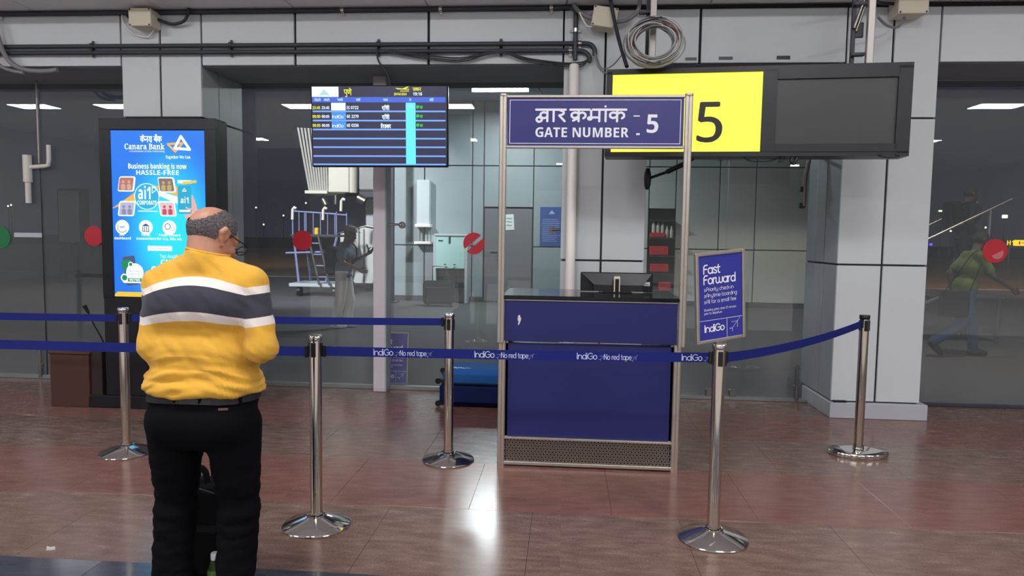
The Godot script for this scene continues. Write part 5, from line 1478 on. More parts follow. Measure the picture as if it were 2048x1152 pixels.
# ---------------------------------------------------------------- the gate counter
func counter() -> void:
	var t := thing("gate_counter", "blue gate counter under a navy gate number sign held on two steel posts", "counter", Vector3(0.16, 0, -4.8))
	var st := M("steel post", rgb(200, 192, 180), 0.36, 0.85)
	var nv := M("navy laminate")
	for s in [-1.0, 1.0]:
		var x: float = 0.165 + s * 0.587
		var up := G.new()
		for q in [-0.011, 0.011]:
			up.cyl(Vector3(x + q, 0.835, -4.555), Vector3(x + q, 2.43, -4.555), 0.0135, 14)
		up.bx(x - 0.02, 0.84, -4.575, x + 0.02, 2.425, -4.553, 0.003)
		part("upper_post", up, st, t)
		part("post_cap", G.new().lathe([Vector2(0, 0), Vector2(0.026, 0), Vector2(0.026, 0.012), Vector2(0, 0.016)], Vector3(x, 2.43, -4.556), 18), st, t)
		var xl: float = 0.16 + s * 0.572
		var lo := G.new()
		for q in [-0.011, 0.011]:
			lo.cyl(Vector3(xl + q, 0.0, -4.57), Vector3(xl + q, 0.84, -4.57), 0.0135, 14)
		lo.bx(xl - 0.02, 0.0, -4.59, xl + 0.02, 0.838, -4.568, 0.003)
		part("lower_post", lo, st, t)
		part("edge_strip", G.new().bx(x - s * 0.045, 0.84, -4.60, x - s * 0.028, 1.12, -4.572, 0.001), M("worn edge", rgb(190, 186, 178), 0.6), t)
		part("edge_strip", G.new().bx(xl - s * 0.04, 0.2, -4.62, xl - s * 0.024, 0.84, -4.585, 0.001), M("worn edge"), t)
		part("side_wall", G.new().bx(xl - s * 0.03, 0.06, -5.25, xl - s * 0.012, 1.12, -4.6, 0.002), nv, t)
	part("worktop", G.new().bx(-0.42, 1.121, -5.2, 0.75, 1.147, -4.545, 0.005), M("worktop black", rgb(20, 22, 26), 0.14), t)
	part("top_panel", G.new().bx(-0.395, 0.845, -4.62, 0.722, 1.12, -4.562, 0.003), nv, t)
	part("scratch", G.new().at(Vector3(-0.3, 0.985, -4.561)).prism(PackedVector2Array([Vector2(-0.008, 0.028), Vector2(0.004, 0.034), Vector2(0.006, 0.02), Vector2(0.013, 0.008), Vector2(0.008, -0.008), Vector2(-0.002, -0.034), Vector2(-0.009, -0.03), Vector2(-0.004, -0.012), Vector2(-0.011, 0.0)]), -0.001, 0.0008), M("bare chip", rgb(206, 204, 200), 0.7), t, "pale chipped patch")
	part("rail", G.new().bx(-0.395, 1.112, -4.565, 0.722, 1.121, -4.556, 0.001), st, t)
	part("front_panel", G.new().bx(-0.39, 0.2, -4.64, 0.71, 0.83, -4.585, 0.003), nv, t)
	part("kick_rail", G.new().bx(-0.395, 0.185, -4.6, 0.712, 0.2, -4.562, 0.002), st, t)
	part("kick_rail", G.new().bx(-0.395, 0.012, -4.6, 0.712, 0.034, -4.56, 0.003), st, t)
	part("kick_backing", G.new().bx(-0.39, 0.012, -4.64, 0.708, 0.19, -4.61, 0.0), M("black"), t)
	# perforated kick plate: a sheet with rows of round holes
	var pl := G.new()
	var x0 := -0.392
	var pitch := 0.0232
	var rows := 8
	var ph := 0.0189
	for r in rows:
		for cidx in 48:
			var cx := x0 + pitch * (cidx + 0.5) + (pitch * 0.5 if r % 2 else 0.0)
			var cy := 0.036 + ph * (r + 0.5)
			if cx + pitch * 0.5 > 0.712:
				continue
			for k in 6:
				var a0 := TAU * k / 6
				var a1 := TAU * (k + 1) / 6
				var h0 := Vector3(cx + cos(a0) * 0.0074, cy + sin(a0) * 0.0074, -4.575)
				var h1 := Vector3(cx + cos(a1) * 0.0074, cy + sin(a1) * 0.0074, -4.575)
				var e0 := _edge(a0, pitch, ph)
				var e1 := _edge(a1, pitch, ph)
				pl.quad(h0, Vector3(cx + e0.x, cy + e0.y, -4.575), Vector3(cx + e1.x, cy + e1.y, -4.575), h1, Vector3(0, 0, 1))
				pl.quad(h0, h1, h1 - Vector3(0, 0, 0.004), h0 - Vector3(0, 0, 0.004), Vector3(-cos(a0), -sin(a0), 0))
	var kp := part("kick_plate", pl, M("kick steel", rgb(176, 166, 152), 0.42, 0.8), t, "perforated steel kick plate")
	kp.set_meta("kind", "stuff")
	# the sign across the posts
	var sb := part("sign_board", G.new().bx(-0.395, 2.112, -4.575, 0.722, 2.42, -4.553, 0.002), M("sign navy", rgb(50, 48, 112), 0.3), t, "navy sign with white gate number lettering")
	var fr := G.new()
	fr.bx(-0.4, 2.418, -4.585, 0.727, 2.434, -4.543, 0.002).bx(-0.4, 2.1, -4.585, 0.727, 2.115, -4.543, 0.002)
	part("sign_rail", fr, st, sb)
	var w := G.new().at(Vector3(0.155, 2.27, -4.5525))
	w.rect(-0.532, 0.132, 0.545, 0.1355, 0.0)
	w.rect(-0.532, -0.1415, 0.545, -0.138, 0.0)
	w.rect(-0.5355, -0.1415, -0.532, 0.1355, 0.0)
	w.rect(0.545, -0.1415, 0.5485, 0.1355, 0.0)
	write(w, "dva/aa/ra", 0.0104, -0.366, 0.0, 0.0006, 1.35, true, 1.42)
	write(w, "kra/ma/aa/m/ka", 0.0104, -0.148, 0.0, 0.0006, 1.35, true, 1.52)
	w.rect(0.252, 0.03, 0.292, 0.037, 0.0)
	w.text("GATE NUMBER", 0.06, -0.368, -0.1, 0.0, true, "Droid Sans", 0.592)
	w.rect(0.272, -0.086, 0.294, -0.074, 0.0)
	w.text("5", 0.113, 0.337, -0.07, 0.0, true, "Droid Sans", 0.072)
	part("lettering", w, M("white print"), sb)
	# the screen at the desk
	var m := thing("desk_monitor", "black computer monitor seen from behind on the gate counter", "monitor", Vector3(0.36, 1.147, -4.98))
	var mb := M("monitor black", rgb(18, 18, 20), 0.4)
	part("screen_case", G.new().bx(0.104, 1.152, -5.03, 0.612, 1.286, -4.995, 0.004), mb, m)
	var bk := G.new()
	var O := [Vector3(0.11, 1.28, -4.995), Vector3(0.606, 1.28, -4.995), Vector3(0.54, 1.2, -4.955), Vector3(0.2, 1.2, -4.955)]
	bk.quad(O[3], O[2], O[1], O[0], Vector3(0, 0.4, 1).normalized())
	bk.bx(0.2, 1.155, -4.995, 0.54, 1.2, -4.955, 0.0)
	part("rear_hump", bk, M("monitor grey", rgb(34, 34, 36), 0.35), m)
	part("stand_arm", G.new().bx(0.336, 1.147, -4.95, 0.378, 1.262, -4.925, 0.003), M("cream box"), m)
	part("arm_inset", G.new().bx(0.344, 1.15, -4.926, 0.37, 1.245, -4.923, 0.0), M("black"), m)
	part("foot", G.new().bx(0.26, 1.147, -5.06, 0.46, 1.155, -4.9, 0.003), mb, m)
	var lb := part("label_sticker", G.new().bx(0.55, 1.195, -4.994, 0.592, 1.222, -4.993, 0.0), M("white print"), m, "small white label")
	part("label_bars", _bars(), M("black"), lb)

func _bars() -> G:
	var g := G.new()
	for k in 9:
		g.rect(0.556 + k * 0.0035, 1.2, 0.556 + k * 0.0035 + 0.0012 + 0.0008 * (k % 3), 1.209, -4.9925)
	return g

func _edge(a: float, w: float, h: float) -> Vector2:
	var d := Vector2.from_angle(a)
	var k := minf((w * 0.5) / maxf(absf(d.x), 1e-4), (h * 0.5) / maxf(absf(d.y), 1e-4))
	return d * k

# ---------------------------------------------------------------- stanchions and belts
func stanchion(p: Vector3, label: String, oval: bool) -> Node3D:
	var t := thing("stanchion", label, "stanchion", p, true)
	var ch := M("chrome")
	if oval:
		var q := []
		for k in [[0.0, 0.0], [0.98, 0.0], [1.0, 0.006], [1.0, 0.03], [0.97, 0.036], [0.5, 0.046], [0.12, 0.05], [0.0, 0.05]]:
			q.append(Vector2(k[0] * 0.205, k[1]))
		part("base", G.new().lathe(q, Vector3.ZERO, 44, 1.0, 0.66), M("chrome"), t, "flat oval base")
	else:
		part("base", G.new().lathe([Vector2(0, 0), Vector2(0.172, 0), Vector2(0.176, 0.006), Vector2(0.17, 0.014), Vector2(0.06, 0.052), Vector2(0.052, 0.056), Vector2(0.05, 0.05), Vector2(0.034, 0.05)], Vector3.ZERO, 56, 1.0, 1.0, 0.8), ch, t)
	part("tube", G.new().lathe([Vector2(0.0, 0.03), Vector2(0.0315, 0.03), Vector2(0.0315, 0.985), Vector2(0, 0.985)], Vector3.ZERO, 32), M("chrome post", rgb(206, 198, 186), 0.12, 1.0), t)
	part("collar", G.new().lathe([Vector2(0.034, 0.04), Vector2(0.038, 0.05), Vector2(0.038, 0.07), Vector2(0.0318, 0.074)], Vector3.ZERO, 28), ch, t)
	var cap := G.new().lathe([Vector2(0.0315, 0.98), Vector2(0.035, 0.986), Vector2(0.035, 1.0), Vector2(0.031, 1.008), Vector2(0.02, 1.01), Vector2(0, 1.01)], Vector3.ZERO, 32)
	for k in 14:
		var a := TAU * k / 14
		cap.box(Vector3(cos(a) * 0.031, 1.004, sin(a) * 0.031), Vector3(0.006, 0.012, 0.006), 0.001)
	part("cap", cap, M("black") if oval else ch, t)
	for k in 4:
		var a := PI / 2 * k
		var o := Vector3(cos(a), 0, sin(a))
		part("belt_slot", G.new().at(Vector3(0, 0.935, 0) + o * 0.031, Basis(Vector3.UP, -a)).box(Vector3.ZERO, Vector3(0.009, 0.075, 0.024), 0.004), M("black"), t)
	return t

func belt(label: String, a: Vector3, b: Vector3, sag: float, print_at := []) -> void:
	var t := thing("barrier_belt", label, "belt", a)
	var g := G.new()
	var d := (b - a)
	d.y = 0
	d = d.normalized()
	var o := Vector3(-d.z, 0, d.x)
	var n := 16
	var top := []
	for i in n + 1:
		var k := float(i) / n
		top.append(a.lerp(b, k) - Vector3(0, sag * 4 * k * (1 - k), 0))
	for i in n:
		for s in [-1.0, 1.0]:
			var e: Vector3 = o * s * 0.0007
			g.quad(top[i] - Vector3(0, 0.0245, 0) + e, top[i + 1] - Vector3(0, 0.0245, 0) + e, top[i + 1] + Vector3(0, 0.0245, 0) + e, top[i] + Vector3(0, 0.0245, 0) + e, o * s)
		for s in [-1.0, 1.0]:
			var h := Vector3(0, 0.0245 * s, 0)
			g.quad(top[i] + h - o * 0.0007, top[i + 1] + h - o * 0.0007, top[i + 1] + h + o * 0.0007, top[i] + h + o * 0.0007, Vector3(0, s, 0))
	part("webbing", g, M("belt"), t)
	for e in [[a, d], [b, -d]]:
		part("end_clip", G.new().at(e[0] + e[1] * 0.008, Basis(Vector3.UP, atan2(-d.z, d.x))).box(Vector3.ZERO, Vector3(0.018, 0.062, 0.018), 0.003), M("black"), t)
	if print_at.size():
		var yaw := atan2(-d.z, d.x)
		for x in print_at:
			var k: float = (x - a.x) / (b.x - a.x)
			var c := a.lerp(b, k) - Vector3(0, sag * 4 * k * (1 - k), 0)
			var w := G.new().at(c + Basis(Vector3.UP, yaw) * Vector3(0, -0.015, 0.0016), Basis(Vector3.UP, yaw) * Basis(Vector3.BACK, atan2(b.y - a.y, (b - a).length())))
			write(w, "IndiGo", 0.0041, 0, 0, 0, 0.85, false, 0.88)
			dotted_plane(w, 0.11, -0.007, 0.032, 0)
			write(w, "No red tape" if x < b.x - 0.3 else "No ", 0.0036, 0.138, -0.0005, 0, 0.75, false, 0.68)
			if x < b.x - 0.3:
				dotted_plane(w, 0.272, -0.009, 0.032, 0)
			part("lettering", w, M("belt print"), t)

func barriers() -> void:
	stanchion(Vector3(-3.01, 0, -4.535), "chrome stanchion behind the man in yellow, before the lit advert", false)
	stanchion(Vector3(-1.284, 0, -3.498), "chrome stanchion nearest right of the man in yellow", false)
	stanchion(Vector3(-0.777, 0, -4.643), "chrome stanchion just left of the blue counter", false)
	stanchion(Vector3(2.12, 0, -5.12), "stanchion with a black cap and oval base before the right pillar", true)
	stanchion(Vector3(0.776, 0, -3.555), "chrome stanchion carrying the framed blue board", false)
	stanchion(Vector3(-4.35, 0, -3.45), "chrome stanchion standing off to the left", false)
	belt("blue belt with white lettering stretched across in front of the counter", Vector3(-1.246, 0.927, -3.5), Vector3(0.74, 0.937, -3.555), 0.004, [-0.98, -0.458, 0.064, 0.59])
	belt("plain blue belt running left behind the man from the nearest left stanchion", Vector3(-4.31, 0.93, -3.45), Vector3(-1.322, 0.922, -3.498), 0.006)
	belt("plain blue belt between the advert's stanchion and the one by the counter", Vector3(-2.972, 0.94, -4.535), Vector3(-0.815, 0.95, -4.643), 0.004)
	belt("plain blue belt at the far left, ending at the advert's stanchion", Vector3(-6.5, 0.93, -4.6), Vector3(-3.048, 0.937, -4.535), 0.01)
	belt("dark blue belt slanting back to the oval based stanchion at the right", Vector3(0.81, 0.935, -3.575), Vector3(2.09, 0.95, -5.09), 0.03)
	stanchion(Vector3(-6.54, 0, -4.6), "chrome stanchion far off to the left by the glass", false)
	var s := thing("framed_board", "steel framed blue board on the stanchion right of the counter", "sign", Vector3(0.767, 1.248, -3.54), true, Vector3(0.043, 0.464, 0.094))
	ff_board(s, 0.297, 0.454, Vector3.ZERO)
	part("clamp", G.new().bx(-0.035, -0.25, -0.02, 0.03, -0.222, 0.012, 0.004), M("dull steel"), s)

func luggage() -> void:
	var t := thing("suitcase", "blue soft suitcase lying on its back behind the counter", "suitcase", Vector3(-0.75, 0, -6.25))
	part("shell", _pillow(Vector3(-0.75, 0.12, -6.3), Vector3(0.72, 0.22, 0.44), 0.06), M("suitcase navy", rgb(22, 34, 76), 0.8), t)
	part("lid", _pillow(Vector3(-0.73, 0.262, -6.3), Vector3(0.7, 0.16, 0.43), 0.07), M("suitcase blue", rgb(38, 88, 150), 0.8), t)
	part("zip", G.new().bx(-1.085, 0.216, -6.52, -0.4, 0.228, -6.075, 0.004), M("black"), t)
	var pr := G.new()
	for k in 9:
		var p := Vector3(-1.02 + k * 0.022, 0.347 - k * 0.001, -6.2 + 0.012 * (k % 3))
		pr.tube([p, p + Vector3(0.014, 0.0, 0.014), p + Vector3(0.03, 0, -0.006)], 0.004, 6)
	part("print", pr, M("pale decal"), t)
	for w in [[-1.12, 0.235, -6.12], [-1.09, 0.315, -6.2], [-1.12, 0.03, -6.12], [-1.12, 0.235, -6.46], [-1.12, 0.03, -6.46]]:
		var c := Vector3(w[0], w[1], w[2])
		part("wheel", G.new().cyl(c - Vector3(0, 0, 0.014), c + Vector3(0, 0, 0.014), 0.027, 16).bx(c.x + 0.005, c.y - 0.015, c.z - 0.016, c.x + 0.05, c.y + 0.015, c.z + 0.016), M("black"), t)
	one("paper_scrap", G.new().at(Vector3(-2.44, 0.004, -3.08), Basis(Vector3.UP, 0.3)).prism(PackedVector2Array([Vector2(-0.02, -0.008), Vector2(0.0, -0.012), Vector2(0.02, -0.003), Vector2(0.018, 0.01), Vector2(-0.004, 0.008), Vector2(-0.016, 0.014)]), -0.002, 0.004), M("paper"), "tiny white scrap of paper on the floor near the dark tiles", "litter", "", Vector3(-2.44, 0, -3.08))

func _pillow(c: Vector3, s: Vector3, r: float) -> G:
	var g := G.new()
	g.box(c, s, r)
	# round the broad bevels off with a second, slightly larger inner box on each axis
	g.box(c, s - Vector3(r, -0.002, r) * 0.55, r * 0.5)
	g.box(c, s - Vector3(-0.002, r, r) * 0.55, r * 0.5)
	g.box(c, s - Vector3(r, r, -0.002) * 0.55, r * 0.5)
	return g

# ---------------------------------------------------------------- people
# J: joints in the person's own axes, looking along -z; arrays hold [left, right]
func head_on(o: Node3D, at: Vector3, b: Basis, skin_m: Material, hair_m: Material, bald: bool, cell: float, hairless: bool, nape: Vector3, thick: float) -> void:
	var into := Transform3D(b, at)
	var hb := head_bones()
	hb.append([Vector3(0, -0.035, 0.025), into.affine_inverse() * nape, thick, thick * 1.1])
	mesh_part("head", skin(hb, cell, 0.014, [], null, null, null, into), skin_m, o)
	face(o, into, hair_m)
	if hairless:
		return
	var shell := [[Vector3(0, 0.031, 0.014), Vector3(0, 0.031, 0.014), 0.1045, 0.1045, Vector3(0.81, 0.91, 1.0)], [Vector3(0, 0.0, -0.02), Vector3(0, -0.03, 0.0), 0.0705, 0.066]]
	var nz := FastNoiseLite.new()
	nz.frequency = 60.0
	var keep := func(p: Vector3) -> bool:
		var j := nz.get_noise_3dv(p) * 0.008
		var low := -0.028 - 0.1 * (p.z - 0.03) * (1.0 if p.z > 0 else 0.0) + j
		if p.z < 0.03:
			low = 0.004 + j + maxf(0.0, -p.z - 0.02) * 0.9
		if p.y < low or p.z < -0.072 + j:
			return false
		if bald:
			var crown := 0.065 * p.x + 0.71 * p.y + 0.7 * p.z - 0.0995 + j * 0.6
			if (crown > 0.0 and p.x > -0.062 and p.x < 0.064 + j) or (p.y > 0.095 and absf(p.x) < 0.045 + j and p.z < 0.03):
				return false
			if p.z < -0.055:
				return false
		elif p.z < -0.06 and p.y < 0.07:
			return false
		return true
	var bend := func(p: Vector3, n: Vector3) -> Vector3:
		return p + n * nz.get_noise_3dv(p * 1.5) * 0.0025
	mesh_part("hair", skin(shell, cell, 0.014, [], bend, null, keep, into), hair_m, o)

func figure(o: Node3D, J: Dictionary, S: Dictionary) -> void:
	var c: float = S.get("cell", 0.018)
	var w: float = S.get("wide", 1.0)
	var sk: Material = S.skin
	var neck: Vector3 = J.neck
	# the body under the clothes, one surface from neck to ankles
	var body := [[J.hip[0], J.hip[1], 0.085 * w, 0.085 * w], [(J.hip[0] + J.hip[1]) * 0.5, J.chest - Vector3(0, 0.05, 0), 0.08 * w, 0.08 * w], [J.chest - Vector3(0, 0.05, 0), neck - Vector3(0, 0.03, 0), 0.08 * w, 0.045], [J.sh[0], J.sh[1], 0.045, 0.045]]
	for k in 2:
		body.append_array([[J.sh[k], J.el[k], 0.042, 0.036], [J.el[k], J.wr[k], 0.035, 0.024], [J.hip[k], J.kn[k], 0.08, 0.055], [J.kn[k], J.an[k], 0.052, 0.036]])
	var list := [[skin(body, c, 0.03), Transform3D.IDENTITY]]
	for k in 2:
		var f: Vector3 = J.hand[k] if J.has("hand") else (J.wr[k] - J.el[k])
		var pm: Vector3 = J.palm[k] if J.has("palm") else Vector3(1.0 - 2.0 * k, 0, 0)
		list.append(hand(-1.0 if k == 0 else 1.0, S.get("curl", 0.5), J.wr[k] + f.normalized() * 0.02, f, pm))
	mesh_part("body", joined(list), sk, o)
	head_on(o, J.head, J.face, sk, S.hair, S.get("bald", false), S.get("head_cell", 0.006), S.get("cap", false), neck - Vector3(0, 0.05, -0.01), S.get("neck", 0.056))
	# shirt
	var sh: Array = S.get("torso", [])
	if sh.is_empty():
		var mid: Vector3 = (J.hip[0] + J.hip[1]) * 0.5
		var right: Vector3 = (J.sh[1] - J.sh[0]).normalized()
		sh = [[J.chest - right * 0.07 * w, J.chest + right * 0.07 * w, 0.125 * w, 0.125 * w], [mid + Vector3(0, 0.12, 0) - right * 0.06, mid + Vector3(0, 0.12, 0) + right * 0.06, 0.125 * w, 0.125 * w], [mid - right * 0.06, mid + right * 0.06, 0.12 * w, 0.12 * w], [J.sh[0], J.sh[1], 0.062, 0.062], [J.chest, neck, 0.1, 0.066]]
	for k in 2:
		sh.append([J.sh[k], J.el[k], S.get("arm", 0.06), S.get("arm", 0.06) * (0.88 if S.get("long", false) else 0.98)] if S.get("long", false) else [J.sh[k], J.sh[k].lerp(J.el[k], 0.72), 0.058, 0.06])
		if S.get("long", false):
			sh.append([J.el[k], J.el[k].lerp(J.wr[k], 0.93), S.get("arm", 0.06) * 0.88, 0.037])
	mesh_part("shirt", skin(sh, S.get("shirt_cell", c), S.get("blend", 0.03), [[Vector3(0, S.hem, 0), Vector3.DOWN], [neck + Vector3(0, S.get("neckline", 0.02), 0), S.get("collar", Vector3(0, 1, -0.15)).normalized()]], S.get("folds", null), S.get("uv", null)), S.shirt, o)
	# trousers
	var tr: Array = S.get("seat", [])
	if tr.is_empty():
		tr = [[J.hip[0] + Vector3(0, 0.06, 0), J.hip[1] + Vector3(0, 0.06, 0), 0.112 * w, 0.112 * w]]
	for k in 2:
		tr.append([J.hip[k], J.kn[k], S.get("thigh", 0.104) * w, S.get("knee", 0.08)])
		tr.append([J.kn[k], J.an[k] + Vector3(0, 0.01, 0), S.get("knee", 0.08), S.get("cuff", 0.07)])
	mesh_part("trousers", skin(tr, S.get("shirt_cell", c), 0.014, [[Vector3(0, S.get("waist", S.hem + 0.05), 0), Vector3.UP]], S.get("leg_folds", null)), S.trousers, o)
	# shoes
	for k in 2:
		var t: Vector3 = J.toe[k]
		var a: Vector3 = J.an[k]
		var sole := a - Vector3(0, 0.035, 0)
		mesh_part("shoe", skin([[sole - t * 0.04, sole + t * 0.08, 0.042, 0.044], [sole + t * 0.08, sole + t * 0.16 - Vector3(0, 0.006, 0), 0.044, 0.034], [a, sole, 0.044, 0.044]], 0.009, 0.02, [[Vector3(0, S.get("ground", 0.0), 0), Vector3.DOWN]]), S.shoes, o)

func people() -> void:
	var skin_m := M("skin", rgb(172, 122, 98), 0.5)
	skin_m.subsurf_scatter_enabled = true
	skin_m.subsurf_scatter_strength = 0.15
	var hair := M("grey hair", rgb(86, 80, 80), 0.8)
	var hn := NoiseTexture2D.new()
	hn.width = 256
	hn.height = 256
	var hf := FastNoiseLite.new()
	hf.frequency = 0.06
	hn.noise = hf
	var ramp := Gradient.new()
	ramp.set_color(0, rgb(40, 36, 38))
	ramp.set_color(1, rgb(132, 126, 126))
	hn.color_ramp = ramp
	hair.albedo_texture = hn
	hair.albedo_color = Color.WHITE
	hair.uv1_triplanar = true
	hair.uv1_scale = Vector3(6, 6, 6)
	var denim := M("black denim", rgb(8, 8, 11), 0.9)
	# the man in the yellow striped jumper, seen from behind
	var o := thing("person", "balding man from behind in a yellow jumper with white and charcoal stripes", "person", Vector3(-1.44, 0, -2.68), true)
	var stripes := Image.create(4, 1024, false, Image.FORMAT_RGB8)
	for y in 1024:
		var h := 1.6 - 1.0 * y / 1024.0    # height of this row of the picture, 1.6 m down to 0.6 m
		var col := rgb(206, 156, 58)
		if h < 1.359 and h > 1.189:
			col = rgb(214, 204, 196) if h > 1.326 or h < 1.226 else rgb(58, 58, 66)
		for x in 4:
			stripes.set_pixel(x, y, col)
	var jm := M("jumper", Color.WHITE, 0.85)
	jm.albedo_texture = ImageTexture.create_from_image(stripes)
	jm.rim_enabled = true
	jm.rim = 0.25
	var J := {
		"hip": [Vector3(-0.126, 0.76, 0.0), Vector3(0.112, 0.76, 0.0)], "kn": [Vector3(-0.141, 0.45, -0.02), Vector3(0.124, 0.45, -0.02)], "an": [Vector3(-0.14, 0.085, 0.035), Vector3(0.13, 0.085, 0.035)],
		"chest": Vector3(-0.005, 1.25, 0.0), "neck": Vector3(0.002, 1.425, -0.015), "head": Vector3(0.012, 1.508, -0.06),
		"face": Basis(Vector3.UP, -0.52) * Basis(Vector3.RIGHT, -0.42) * Basis(Vector3.BACK, 0.04),
		"sh": [Vector3(-0.17, 1.325, 0.0), Vector3(0.2, 1.33, 0.0)], "el": [Vector3(-0.182, 1.08, 0.05), Vector3(0.258, 1.085, 0.045)], "wr": [Vector3(-0.06, 1.10, -0.2), Vector3(0.1, 1.12, -0.22)],
		"hand": [Vector3(0.5, 0.3, -0.8), Vector3(-0.5, 0.3, -0.8)], "palm": [Vector3(0.3, 1, 0.2), Vector3(-0.3, 1, 0.2)], "toe": [Vector3(-0.2, 0, -0.98), Vector3(0.22, 0, -0.97)],
	}
	var fold := FastNoiseLite.new()
	fold.seed = 4
	fold.frequency = 1.0
	fold.fractal_octaves = 2
	var folds := func(p: Vector3, n: Vector3) -> Vector3:
		var low := smoothstep(1.12, 0.94, p.y)
		var a := fold.get_noise_3d(p.x * 5.0 + p.y * 3.0, p.y * 26.0 + p.x * p.x * 30.0, p.z * 4.0)
		var diag := fold.get_noise_3d((p.x + p.y) * 14.0, (p.y - p.x) * 4.0, p.z * 6.0)
		var d := a * 0.017 * low + diag * 0.006 * (1.0 - low * 0.5)
		# the hem is gathered above the belt
		d += 0.01 * smoothstep(0.955, 0.92, p.y) * smoothstep(0.885, 0.905, p.y)
		return p + n * d
	var stripe_uv := func(p: Vector3) -> Vector2:
		# on the back the stripes hang in an arch; across the sleeves they sit a little lower
		var x := p.x - 0.005
		var k := clampf((p.y - 1.17) / 0.17, 0.0, 1.0)
		var drop := lerpf(0.6, 1.4 if x < 0.0 else 1.0, k) * minf(x * x, 0.042)
		if absf(x) > 0.205:
			drop -= 0.15 * (absf(x) - 0.205)
		return Vector2(0.5, (1.6 - (p.y + drop)) / 1.0)
	var leg := FastNoiseLite.new()
	leg.seed = 8
	leg.frequency = 1.0
	var leg_folds := func(p: Vector3, n: Vector3) -> Vector3:
		return p + n * (leg.get_noise_3d(p.x * 6.0, p.y * 16.0, p.z * 6.0) * 0.009 * smoothstep(0.78, 0.5, p.y) + 0.008 * exp(-pow((p.y - 0.4) / 0.02, 2.0)) - 0.006 * exp(-pow((p.y - 0.45) / 0.02, 2.0)))
	figure(o, J, {
		"cell": 0.014, "shirt_cell": 0.0085, "head_cell": 0.0038, "skin": skin_m, "hair": hair, "bald": true, "shirt": jm, "trousers": denim, "shoes": M("black shoes", rgb(18, 17, 17), 0.5), "hem": 0.893, "waist": 0.925, "long": true, "arm": 0.066, "blend": 0.022, "neckline": 0.03,
		"torso": [[Vector3(-0.1, 1.25, 0.0), Vector3(0.11, 1.25, 0.0), 0.128, 0.128], [Vector3(-0.165, 1.315, 0.005), Vector3(0.175, 1.32, 0.005), 0.072, 0.072], [Vector3(0.0, 1.40, -0.005), Vector3(-0.13, 1.35, 0.0), 0.072, 0.062], [Vector3(0.005, 1.40, -0.005), Vector3(0.14, 1.355, 0.0), 0.072, 0.062],
			[Vector3(0.004, 1.40, -0.012), Vector3(0.006, 1.47, -0.022), 0.078, 0.08], [Vector3(-0.085, 1.05, -0.015), Vector3(0.085, 1.05, -0.015), 0.138, 0.138], [Vector3(-0.09, 0.93, -0.005), Vector3(0.08, 0.93, -0.005), 0.142, 0.142], [Vector3(0, 1.0, -0.07), Vector3(0, 1.04, -0.07), 0.14, 0.14]],
		"seat": [[Vector3(-0.1, 0.88, -0.005), Vector3(0.085, 0.88, -0.005), 0.126, 0.126], [Vector3(-0.1, 0.78, 0.03), Vector3(0.095, 0.78, 0.03), 0.122, 0.122]],
		"thigh": 0.113, "knee": 0.083, "cuff": 0.072, "neck": 0.066, "folds": folds, "uv": stripe_uv, "leg_folds": leg_folds, "collar": Vector3(0.18, 1, -0.05), "curl": 0.9,
	})
	# collar ribbing, belt, pocket patch, spectacles
	var ring := []
	for k in 29:
		var a := TAU * k / 28
		ring.append(Vector3(0.012 + cos(a) * 0.079, 1.452 - 0.015 * cos(a) + 0.004 * sin(a), -0.02 + sin(a) * 0.078))
	part("collar", G.new().tube(ring, 0.006, 8), M("jumper yellow", rgb(206, 156, 58), 0.85), o)
	var F := field([[Vector3(-0.1, 0.88, -0.005), Vector3(0.085, 0.88, -0.005), 0.126, 0.126], [Vector3(-0.1, 0.78, 0.03), Vector3(0.095, 0.78, 0.03), 0.122, 0.122]], 0.01, 0.03)
	var bg := G.new()
	var prev := []
	for k in 49:
		var a := TAU * k / 48
		var dirv := Vector3(cos(a), 0, sin(a))
		var cur := []
		for y in [0.868, 0.904]:
			var r := 0.1
			var c0 := Vector3(-0.0075, y, 0.0)
			while sample(F, c0 + dirv * r) < 0.0 and r < 0.4:
				r += 0.003
			cur.append(c0 + dirv * (0.006 + maxf(r, 0.12)))
		if prev.size():
			bg.quad(prev[0], cur[0], cur[1], prev[1], dirv)
			bg.quad(prev[1], cur[1], cur[1] - dirv * 0.012, prev[1] - dirv * 0.012, Vector3.UP)
			bg.quad(prev[0], cur[0], cur[0] - dirv * 0.012, prev[0] - dirv * 0.012, Vector3.DOWN)
		if k in [9, 15, 21, 3, 33, 40]:
			var loops := G.new()
			loops.at((cur[0] + cur[1]) * 0.5, Basis(Vector3.UP, -a + PI / 2)).box(Vector3(0, 0.003, 0), Vector3(0.013, 0.056, 0.008), 0.002)
			part("belt_loop", loops, denim, o)
		prev = cur
	part("belt", bg, M("belt leather", rgb(34, 34, 36), 0.4), o)
	part("patch", G.new().at(Vector3(0.135, 0.852, 0.122), Basis(Vector3.UP, 0.32)).box(Vector3.ZERO, Vector3(0.036, 0.009, 0.004), 0.001), M("patch leather", rgb(112, 74, 66), 0.6), o)
	var into := Transform3D(J.face, J.head)
	var sp := G.new()
	sp.xf = into
	for s in [-1.0, 1.0]:
		sp.tube([Vector3(s * 0.084, 0.018, 0.016), Vector3(s * 0.083, 0.016, -0.02), Vector3(s * 0.08, 0.008, -0.1), Vector3(s * 0.072, 0.005, -0.112)], 0.0026, 8)
		var q := []
		for k in 25:
			var a := TAU * k / 24
			q.append(Vector3(s * 0.039 + cos(a) * 0.033, -0.008 + sin(a) * 0.019, -0.116))
		sp.tube(q, 0.002, 6)
	sp.cyl(Vector3(-0.007, -0.002, -0.117), Vector3(0.007, -0.002, -0.117), 0.002, 6)
	part("spectacles", sp, M("black"), o, "black framed spectacles")
	var ln := G.new()
	ln.xf = into
